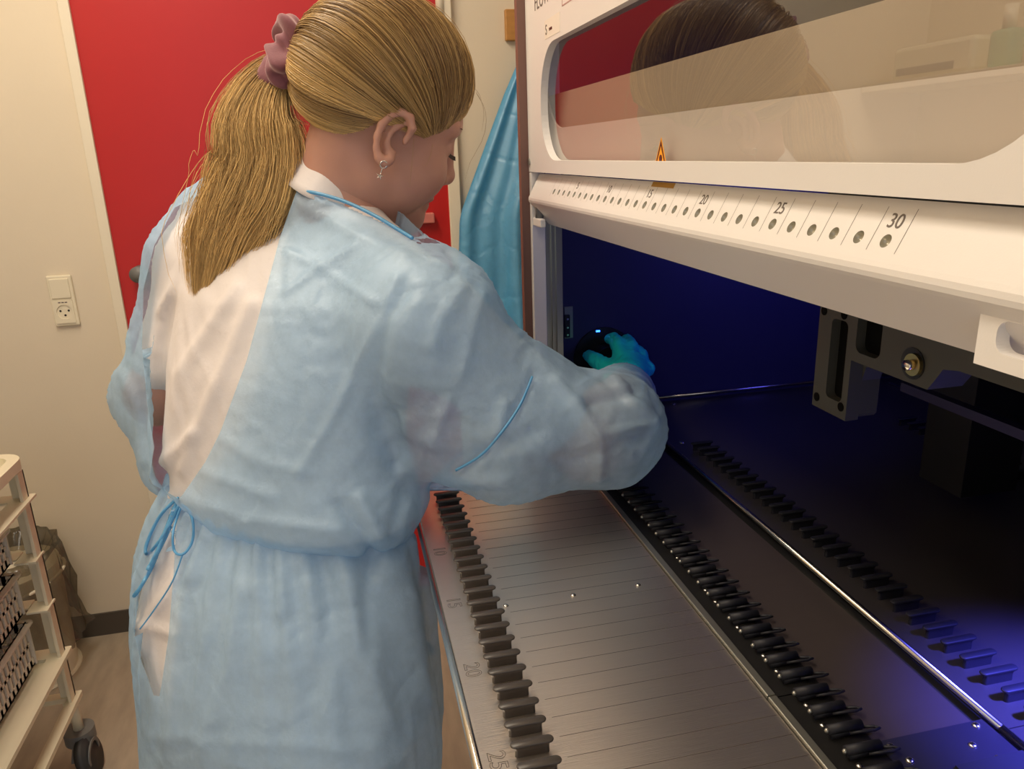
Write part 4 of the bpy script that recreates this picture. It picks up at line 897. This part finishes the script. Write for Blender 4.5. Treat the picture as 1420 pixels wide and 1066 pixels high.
# neck hole
p1, p2 = S(412, 262, .965), S(572, 326, .93); axn = H(-0.022, -0.045, 0) - NECK; e_ = (p2 - p1) / np.linalg.norm(p2 - p1); axn = axn - e_ * (axn @ e_); axn /= np.linalg.norm(axn)
def neck_cut(V, Q, off):
    h = (V - p1) @ axn - np.where((V - NECK) @ FB_ > 0.015, off - 0.05, off); r = np.linalg.norm(V - NECK, axis=1); ins = (h > 0) & (r < 0.20); Q = Q[~ins[Q].all(1)]; m = np.zeros(len(V), bool); m[np.unique(Q)] = True; m &= ins
    V = V.copy(); V[m] -= np.outer(h[m], axn); return compact(V, Q)
gV, gQ = neck_cut(gV, gQ, 0.012)
gV, gQ = cut(gV, gQ, [(412, 262), (440, 266), (480, 278), (520, 297), (552, 316), (574, 331), (600, 320), (590, 220), (400, 200)])
def clear_tray(V):
    """keep cloth off the tray: below its level it stays in front of the rolled edge"""
    V = V.copy(); lim = -0.058 + np.clip((V[:, 2] - D - 0.02) / 0.09, 0, 1) ** 1.5 * 0.16 + np.clip((V[:, 0] - 0.125) / 0.03, 0, 1) * 0.2; m = (V[:, 2] > D - 0.2) & (V[:, 1] < 0.10) & (V[:, 0] < 0.15); V[m, 1] = np.minimum(V[m, 1], lim[m])
    dz = (D + 0.007) - V[:, 2]; dy = V[:, 1] + 0.0492; bad = (dz > 0) & (dy > 0) & (V[:, 2] > D - 0.06) & (V[:, 0] < 1.05); up = bad & (dz < dy); V[up, 2] += dz[up]; V[bad & ~up, 1] -= dy[bad & ~up]
    y_, z_ = V[:, 1] + 0.043, V[:, 2] - (D - 0.003); r_ = np.hypot(y_, z_); m = (r_ < 0.0088) & (V[:, 0] < 1.05) & (V[:, 0] > -0.1); k_ = 0.0088 / np.maximum(r_[m], 1e-5); V[m, 1] = -0.043 + y_[m] * k_; V[m, 2] = D - 0.003 + z_[m] * k_; return V
gV = clear_tray(gV)
pj_ = proj(gV); kk = (pj_[:, 0] > 572) & (pj_[:, 0] < 606) & (pj_[:, 1] < 318) | (pj_[:, 0] > 556) & (pj_[:, 0] < 573) & (pj_[:, 1] < 308); gV, gQ = compact(gV, gQ[~kk[gQ].all(1)])
OPEN = [(412, 262), (388, 330), (372, 390), (342, 500), (305, 600), (285, 640), (249, 692), (206, 668), (214, 620), (204, 560), (197, 480), (199, 400), (214, 340), (242, 288), (300, 258), (345, 242), (380, 205), (412, 215)]
gV, gQ = cut(gV, gQ, OPEN)
gown = npobj('gown', gV, gQ, M_gown, person); gown['label'] = 'pale blue see-through isolation gown'
# neck binding and seams as raised ribbons lying on the gown
def on_surface(V, Q, pts, lift=0.002, step=6):
    pj = proj(V); N = normals(V, Q); view = V - CP; view /= np.linalg.norm(view, axis=1)[:, None]; ok = (N * view).sum(1) < 0.3; PJ, VV = pj[ok], V[ok]; out = []
    P_ = []
    for (x0, y0), (x1, y1) in zip(pts, pts[1:]):
        n = max(1, int(math.hypot(x1 - x0, y1 - y0) / step)); P_ += [(x0 + (x1 - x0) * i / n, y0 + (y1 - y0) * i / n) for i in range(n)]
    P_.append(pts[-1]); ds = []
    for (u, v) in P_:
        d = np.hypot(PJ[:, 0] - u, PJ[:, 1] - v); i = np.argsort(d)[:6]; ds.append(PJ[i, 2].min())
    ds = np.convolve(np.pad(ds, 2, mode='edge'), np.ones(5) / 5, 'valid')
    return [S(u, v, d - lift) for (u, v), d in zip(P_, ds)]
def bend(pts, n=8):
    """smooth curve through pixel points"""
    p = np.array(pts, float); t = np.arange(len(p)); tt = np.linspace(0, len(p) - 1, (len(p) - 1) * n + 1); out = []
    for x in tt:
        i = min(int(x), len(p) - 2); u = x - i; p0, p1, p2, p3 = p[max(i - 1, 0)], p[i], p[i + 1], p[min(i + 2, len(p) - 1)]
        out.append(0.5 * ((2 * p1) + (-p0 + p2) * u + (2 * p0 - 5 * p1 + 4 * p2 - p3) * u * u + (-p0 + 3 * p1 - 3 * p2 + p3) * u ** 3))
    return [tuple(q) for q in out]
def ribbon(name, pts, r, m, parent): return npobj_bm(name, tube(bmesh.new(), [Vector(p) for p in pts], r, 6), m, parent)
def npobj_bm(name, bm, m, parent): bmesh.ops.recalc_face_normals(bm, faces=bm.faces); return obj(name, bm, m, parent, True)
ribbon('neck_binding', on_surface(gV, gQ, bend([(412, 264), (440, 268), (480, 280), (520, 299), (552, 318), (572, 330)])), 0.0022, M_tie, gown)
ribbon('sleeve_seam', on_surface(gV, gQ, bend([(738, 522), (722, 560), (698, 596), (668, 630), (632, 652)])), 0.0016, M_tie, gown)
# gown skirt
f = Field((-0.36, -0.54, 0.33), (0.36, 0.14, 1.02), 0.006)
f.add(tube_field(f, ss, 0.0, zlo=0.34, zhi=S(400, 672, 1.04)[2])); sV, sQ = f.mesh(3); N = normals(sV, sQ); th = np.arctan2(sV[:, 1] + 0.22, sV[:, 0] - 0.02)
low = np.clip((S(400, 720, 1.04)[2] - sV[:, 2]) / 0.35, 0, 1)
sfolds = [([(360, 760), (330, 860), (300, 1000)], .006, 12), ([(450, 770), (455, 850), (440, 960)], -.006, 14), ([(520, 770), (505, 830), (510, 900)], -.008, 12), ([(560, 760), (575, 850), (590, 960)], .006, 12), ([(290, 745), (270, 800)], .006, 9), ([(400, 765), (390, 850)], .005, 12), ([(480, 780), (500, 880), (540, 1000)], .005, 14), ([(215, 1020), (330, 1030), (520, 1040)], .003, 10)]
sV = sV + N * (wrinkle(sV, 0.0042, 23, (8, 8, 3)) + fold(sV, N, sfolds) + 0.004 * (1 - low) * np.sin(30 * th + 2 * np.sin(5 * th)))[:, None]
sV = clear_tray(sV)
sV, sQ = cut(sV, sQ, [(247, 690), (241, 790), (234, 880), (224, 950), (218, 978), (205, 940), (192, 905), (184, 872), (190, 830), (213, 770), (234, 716), (238, 690)])
skirt = npobj('gown_skirt', sV, sQ, M_gown, gown)
for i, (pts, r) in enumerate((([(247, 690), (222, 715), (204, 752), (203, 768), (215, 758), (235, 728), (248, 700)], .0022), ([(246, 694), (226, 745), (212, 782), (196, 812), (186, 826)], .0026), ([(250, 704), (240, 738), (242, 764), (254, 768), (266, 752), (268, 728), (262, 708), (252, 700)], .0016), ([(254, 766), (238, 808), (212, 848), (194, 872)], .0010), ([(236, 730), (216, 770), (205, 790)], .0030))):
    ribbon('waist_tie', on_surface(np.concatenate([sV, cV]), np.concatenate([sQ, cQ + len(sV)]), bend(pts), 0.006), r, M_tie, gown)
# trousers and shoes, hidden behind the gown in the photograph
for s in (-1, 1):
    an = np.array([0.03, -0.25, 0.085]) + s * 0.085 * RB_; kn = np.array([0.03, -0.24, 0.47]) + s * 0.085 * RB_ + 0.03 * FB_; hp = hip + s * 0.085 * RB_ + np.array([0, 0, -0.10])
    npobj_bm('trouser_leg', tube(bmesh.new(), [hp, 0.5 * (hp + kn), kn, 0.5 * (kn + an), an], [0.098, 0.085, 0.072, 0.066, 0.060], 24), M_trouser, person)
    f = Field(an - 0.13 - 0.1 * np.abs(FB_), an + 0.13 + 0.12 * np.abs(FB_), 0.008); f.add(f.cone(an + np.array([0, 0, -0.04]), an + 0.145 * FB_ + np.array([0, 0, -0.05]), 0.048, 0.036)); f.d = np.maximum(f.d, 0.002 - f.Z * np.ones_like(f.d))
    a_, b_ = f.mesh(1); npobj('shoe', a_, b_, M_shoe, person)

# --- hair
TIE = H(-0.118, 0.066, 0.030) if False else S(436, 88, 0.955)
HC = H(-0.006, 0.050, 0); HA = (0.1035 * SC, 0.0900 * SC, 0.0815 * SC)
def surf(dirs, grow=0.0):
    """point of the hair cap in a direction given in head axes"""
    k = 1 / np.sqrt(sum((dirs[..., i] / (HA[i] + grow)) ** 2 for i in range(3))); d = dirs * k[..., None]
    return HC + d[..., 0:1] * HF + d[..., 1:2] * HU + d[..., 2:3] * HR
def todir(P_):
    d = P_ - HC; d = np.stack([d @ HF, d @ HU, d @ HR], -1); return d / np.linalg.norm(d, axis=-1, keepdims=True)
tdir = todir(TIE[None])[0]
# hair line: directions around the head where hair begins, right temple to left temple over the forehead and round the nape
def hd_(f_, u_2, r_): v = np.array([f_, u_2, r_]) / SC * SC; v = v / np.linalg.norm(v); return v
HL = [hd_(*p) for p in ((0.098, 0.010, 0.0), (0.096, 0.008, 0.022), (0.086, -0.006, 0.050), (0.066, -0.024, 0.066), (0.044, -0.040, 0.072), (0.026, -0.034, 0.076), (0.008, -0.026, 0.078), (-0.014, -0.032, 0.076), (-0.030, -0.056, 0.066), (-0.050, -0.078, 0.050), (-0.064, -0.088, 0.025), (-0.068, -0.090, 0.0))]
HLf = np.array(HL + [np.array([p[0], p[1], -p[2]]) for p in HL[-2:0:-1]]); seg = np.concatenate([HLf, HLf[:1]])
def hairline(t): 
    x = (t % 1.0) * len(HLf); i = np.floor(x).astype(int); u = (x - i)[:, None]; p = seg[i] * (1 - u) + seg[i + 1] * u; return p / np.linalg.norm(p, axis=1, keepdims=True)
def slerp(a, b, t):
    om = np.arccos(np.clip((a * b).sum(-1), -1, 1))[..., None]; return (np.sin((1 - t) * om) * a + np.sin(t * om) * b) / np.maximum(np.sin(om), 1e-6)
def comb(s_, t_, x):
    m = 0.5 * (s_ + t_) + (0.50 * np.clip(s_[:, :1], 0, 1) + 0.10) * np.array([0, 1.0, 0]); m = 1.25 * m / np.linalg.norm(m, axis=1, keepdims=True)
    d = (1 - x) ** 2 * s_ + 2 * x * (1 - x) * m + x * x * t_; return d / np.linalg.norm(d, axis=1, keepdims=True)
def strand_mesh(name, P_, rad, tone, parent, m=M_hair):
    """P_: (n strands, k points, 3) -> three-sided tapering tubes with a tone per strand"""
    n, k, _ = P_.shape; T_ = np.gradient(P_, axis=1); T_ /= np.maximum(np.linalg.norm(T_, axis=2, keepdims=True), 1e-9)
    a = np.cross(T_, np.array([0.31, 0.52, 0.79])); a /= np.maximum(np.linalg.norm(a, axis=2, keepdims=True), 1e-9); b = np.cross(T_, a)
    tp = np.ones(k); tp[-3:] = (0.8, 0.55, 0.2); r_ = np.asarray(rad).reshape(-1, 1, 1) * tp[None, :, None]
    V_ = np.stack([P_ + r_ * (math.cos(c) * a + math.sin(c) * b) for c in (0, 2.094, 4.189)], 2).reshape(-1, 3)
    base = (np.arange(n)[:, None] * k + np.arange(k - 1)[None]) * 3; Q_ = []
    for c in range(3):
        d = (c + 1) % 3; Q_.append(np.stack([base + c, base + d, base + 3 + d, base + 3 + c], -1).reshape(-1, 4))
    o = npobj(name, V_, np.concatenate(Q_), m, parent); at_ = o.data.attributes.new('tone', 'FLOAT', 'POINT')
    if len(o.data.vertices) == len(V_): at_.data.foreach_set('value', np.repeat(tone, k * 3).astype(np.float32))
    return o
# cap below the strands
nu, nv = 150, 40; tt = np.linspace(0, 1, nu, endpoint=False); ed = hairline(tt); top = hd_(-0.02, 0.1, 0.0); Vc = []
for j in range(nv + 1):
    x = j / nv; dr = comb(ed, np.broadcast_to(tdir, ed.shape), x); Vc.append(surf(dr, -0.0035 - 0.004 * max(0, 1 - x * 12)))
Vc = np.concatenate(Vc); Qc = np.array([(j * nu + i, j * nu + (i + 1) % nu, (j + 1) * nu + (i + 1) % nu, (j + 1) * nu + i) for j in range(nv) for i in range(nu)])
hair = npobj('hair', Vc, Qc, M_hair, person); hair['label'] = 'golden brown hair combed back into a ponytail'
at_ = hair.data.attributes.new('tone', 'FLOAT', 'POINT'); at_.data.foreach_set('value', np.full(len(Vc), 0.18, np.float32))
n = 11000; t0 = RNG.random(n); st_ = hairline(t0); k = 18
st_ = st_ + RNG.normal(0, 0.012, st_.shape); st_ /= np.linalg.norm(st_, axis=1, keepdims=True)
x0 = np.where(RNG.random(n) < 0.35, RNG.random(n) * 0.25, 0.0)
xs = x0[:, None] + (1 - x0[:, None]) * np.linspace(0, 1, k)[None]; P_ = np.zeros((n, k, 3))
clump = np.floor(t0 * 150) / 150; cn = np.sin(clump * 977) ; h0 = np.abs(RNG.normal(0, 0.0018, n)) + 0.0016 * cn
wob_ = RNG.normal(0, 0.014, (n, 3))
for j in range(k):
    x = xs[:, j:j + 1]; dr = comb(st_, np.broadcast_to(tdir, st_.shape), x); dr = dr + wob_ * np.sin(math.pi * x) * 0.8; dr /= np.linalg.norm(dr, axis=1, keepdims=True)
    lift = (h0 * np.sin(math.pi * np.clip(x[:, 0], 0, 1)) ** 0.5 + 0.0045 * np.sin(math.pi * x[:, 0]) * (0.5 + 0.5 * np.sin(clump * 500)))
    p = surf(dr, 0.0); nn = (p - HC) / np.linalg.norm(p - HC, axis=1, keepdims=True); P_[:, j] = p + nn * lift[:, None]
tone = np.clip(0.42 + 0.22 * cn + RNG.normal(0, 0.16, n), 0, 1)
strand_mesh('combed_hair', P_, RNG.uniform(0.00022, 0.00045, n), tone, hair)
# fly-away wisps at the forehead and the crown
n = 90; P_ = np.zeros((n, 10, 3)); t0 = RNG.random(n); st_ = comb(hairline(t0), np.broadcast_to(tdir, (n, 3)), RNG.random((n, 1)) * 0.75); p = surf(st_); nn = (p - HC) / np.linalg.norm(p - HC, axis=1, keepdims=True); dv = RNG.normal(0, 1, (n, 3)); L = RNG.uniform(0.012, 0.05, (n, 1))
tg_ = (TIE - p); tg_ /= np.linalg.norm(tg_, axis=1, keepdims=True)
for j in range(10): x = j / 9; P_[:, j] = p + nn * 0.26 * L * math.sin(x * 2.0) + tg_ * L * x + dv * L * 0.18 * x * x
strand_mesh('stray_hair', P_, np.full(n, 0.00014), RNG.random(n), hair)
fr = []
for q_ in ([(661, 130), (672, 150), (674, 172), (668, 196), (652, 225), (645, 250)], [(660, 128), (668, 142), (671, 160), (668, 182)], [(655, 118), (664, 130), (668, 140)], [(600, 200), (597, 215), (590, 232)], [(574, 190), (573, 205), (570, 240), (568, 262)]):
    b_ = bend(q_, 4); b_ = [b_[int(i)] for i in np.linspace(0, len(b_) - 1, 12)]; fr.append([S(u, v, 0.985 if q_[0][0] > 650 else 0.915) for u, v in b_])
strand_mesh('loose_strand', np.array(fr), np.full(len(fr), 0.00022), np.full(len(fr), 0.3), hair)
# ponytail
n = 9000; k = 24; cl = RNG.integers(0, 150, n); cth = RNG.random(150) * 2 * math.pi; crr = np.sqrt(RNG.random(150)); clen = RNG.uniform(0.86, 1.0, 150); cw = RNG.normal(0, 1, (150, 2))
path = np.array(bend([(430, 92), (398, 92), (368, 120), (354, 165), (360, 215), (348, 262), (326, 310), (307, 358), (284, 420)], 6)); width = np.interp(np.linspace(0, 1, len(path)), [0, 0.10, 0.25, 0.40, 0.52, 0.62, 0.72, 0.86, 1.0], [15, 17, 38, 60, 64, 66, 62, 50, 18])
dep = np.interp(np.linspace(0, 1, len(path)), [0, 0.15, 0.4, 0.6, 0.8, 1], [0.955, 0.945, 0.945, 0.955, 0.965, 0.975])
ln = np.clip(clen[cl] + RNG.normal(0, 0.03, n), 0.6, 1.0); loose = RNG.random(n) < 0.05; P_ = np.zeros((n, k, 3))
ox = (crr * np.cos(cth))[cl] * 0.86 + RNG.normal(0, 0.10, n); oy = (crr * np.sin(cth))[cl] * 0.86 + RNG.normal(0, 0.12, n); fly = np.where(RNG.random(n) < 0.035, RNG.normal(0, 0.55, n), 0); ox = np.where(loose, ox * 1.35, ox); dd = proj(TIE[None])[0]
for j in range(k):
    x = j / (k - 1) * ln; i = x * (len(path) - 1); i0 = np.minimum(i.astype(int), len(path) - 2); u = i - i0
    pp = path[i0] * (1 - u)[:, None] + path[i0 + 1] * u[:, None]; tn = path[i0 + 1] - path[i0]; tn /= np.linalg.norm(tn, axis=1, keepdims=True); nr = np.stack([-tn[:, 1], tn[:, 0]], 1); nr[nr[:, 0] < 0] *= 1
    w_ = width[i0] * (1 - u) + width[i0 + 1] * u; de = dep[i0] * (1 - u) + dep[i0 + 1] * u
    sw = 0.20 * np.sin(6 * x + cw[cl, 0] * 2) * cw[cl, 1] * x + fly * x * x + 0.05 * np.sin(17 * x + cl)
    uv = pp + nr * (w_ * (ox + sw))[:, None]; d_ = de + w_ / FPX * 0.55 * oy + 0.004
    rx = np.stack([(uv[:, 0] - 710) / FPX, (uv[:, 1] - 533) / FPX, np.ones(n)], 1) @ CR; P_[:, j] = CP + rx * d_[:, None]
tone = np.clip(0.62 + 0.20 * np.sin(cl * 3.7) + RNG.normal(0, 0.15, n), 0, 1)
tail = strand_mesh('ponytail', P_, RNG.uniform(0.00018, 0.00042, n), tone, hair)
# scrunchie
sc_c = S(408, 80, 0.945); sax = S(438, 98, 0.955) - S(386, 76, 0.952); sax /= np.linalg.norm(sax); sa = np.cross(sax, HR); sa /= np.linalg.norm(sa); sb = np.cross(sax, sa); n1, n2 = 180, 40; Vs = []
for i in range(n1):
    t = 2 * math.pi * i / n1
    for j in range(n2):
        g = 2 * math.pi * j / n2; ruf = 1 + 0.26 * math.sin(7 * t + 2.2 * math.sin(g + t) + 1) + 0.16 * math.sin(13 * t - 3 * g) + 0.10 * math.sin(3 * g + 4 * t); r_ = 0.0185 * ruf; R_ = 0.029 + 0.003 * math.sin(5 * t + 1)
        Vs.append(sc_c + (R_ + r_ * math.cos(g)) * (math.cos(t) * sa + math.sin(t) * sb) + (r_ * 1.15 * math.sin(g) + 0.005 * math.sin(3 * t + 0.7)) * sax)
Qs = np.array([(i * n2 + j, ((i + 1) % n1) * n2 + j, ((i + 1) % n1) * n2 + (j + 1) % n2, i * n2 + (j + 1) % n2) for i in range(n1) for j in range(n2)])
npobj('scrunchie', Vs, Qs, M_scrunch, person)['label'] = 'dusty mauve velvet scrunchie'
# eyebrow, lashes, ear ring
def fan(name, f0, u0, r0, f1, u1, r1, L, out, n, rad):
    P_ = np.zeros((n, 6, 3)); 
    for i in range(n):
        t = i / (n - 1); a_ = np.array([f0, u0, r0]) * (1 - t) + np.array([f1, u1, r1]) * t
        for j in range(6): x = j / 5; P_[i, j] = H(*(a_ + L * x * np.array(out) + L * x * x * np.array([0.1, 0.35 if name == 'eyelashes' else 0.0, 0.1])))
    return strand_mesh(name, P_, np.full(n, rad), np.zeros(n), hair, M_lash)
for s in (1, -1):
    fan('eyebrow', 0.099, 0.030, 0.012 * s, 0.078, 0.034, 0.054 * s, 0.008, (-0.35, 0.15, 0.9 * s), 60, 0.0003)
    fan('eyelashes', 0.089, 0.001, 0.020 * s, 0.080, -0.001, 0.044 * s, 0.010, (0.85, -0.55, 0.25 * s), 34, 0.00028)
ec = EP(532, 228, 0.016); er = part('ear_ring', tube(bmesh.new(), [ec + 0.0042 * (math.cos(t) * HF + math.sin(t) * HU) for t in [2 * math.pi * i / 18 for i in range(18)]], 0.0008, 6, close=True), M_silver, person, True)
pd = ec - 0.008 * HU; bm = bmesh.new(); tube(bm, [ec - 0.004 * HU, pd - 0.002 * HU], 0.0006, 6)
for i in range(5):
    a_ = 2 * math.pi * i / 5 + 0.3; tube(bm, [pd - 0.006 * HU, pd - 0.006 * HU + 0.0045 * (math.cos(a_) * HF + math.sin(a_) * HU)], [0.0010, 0.0003], 5)
part('star_pendant', bm, M_silver, er, True)
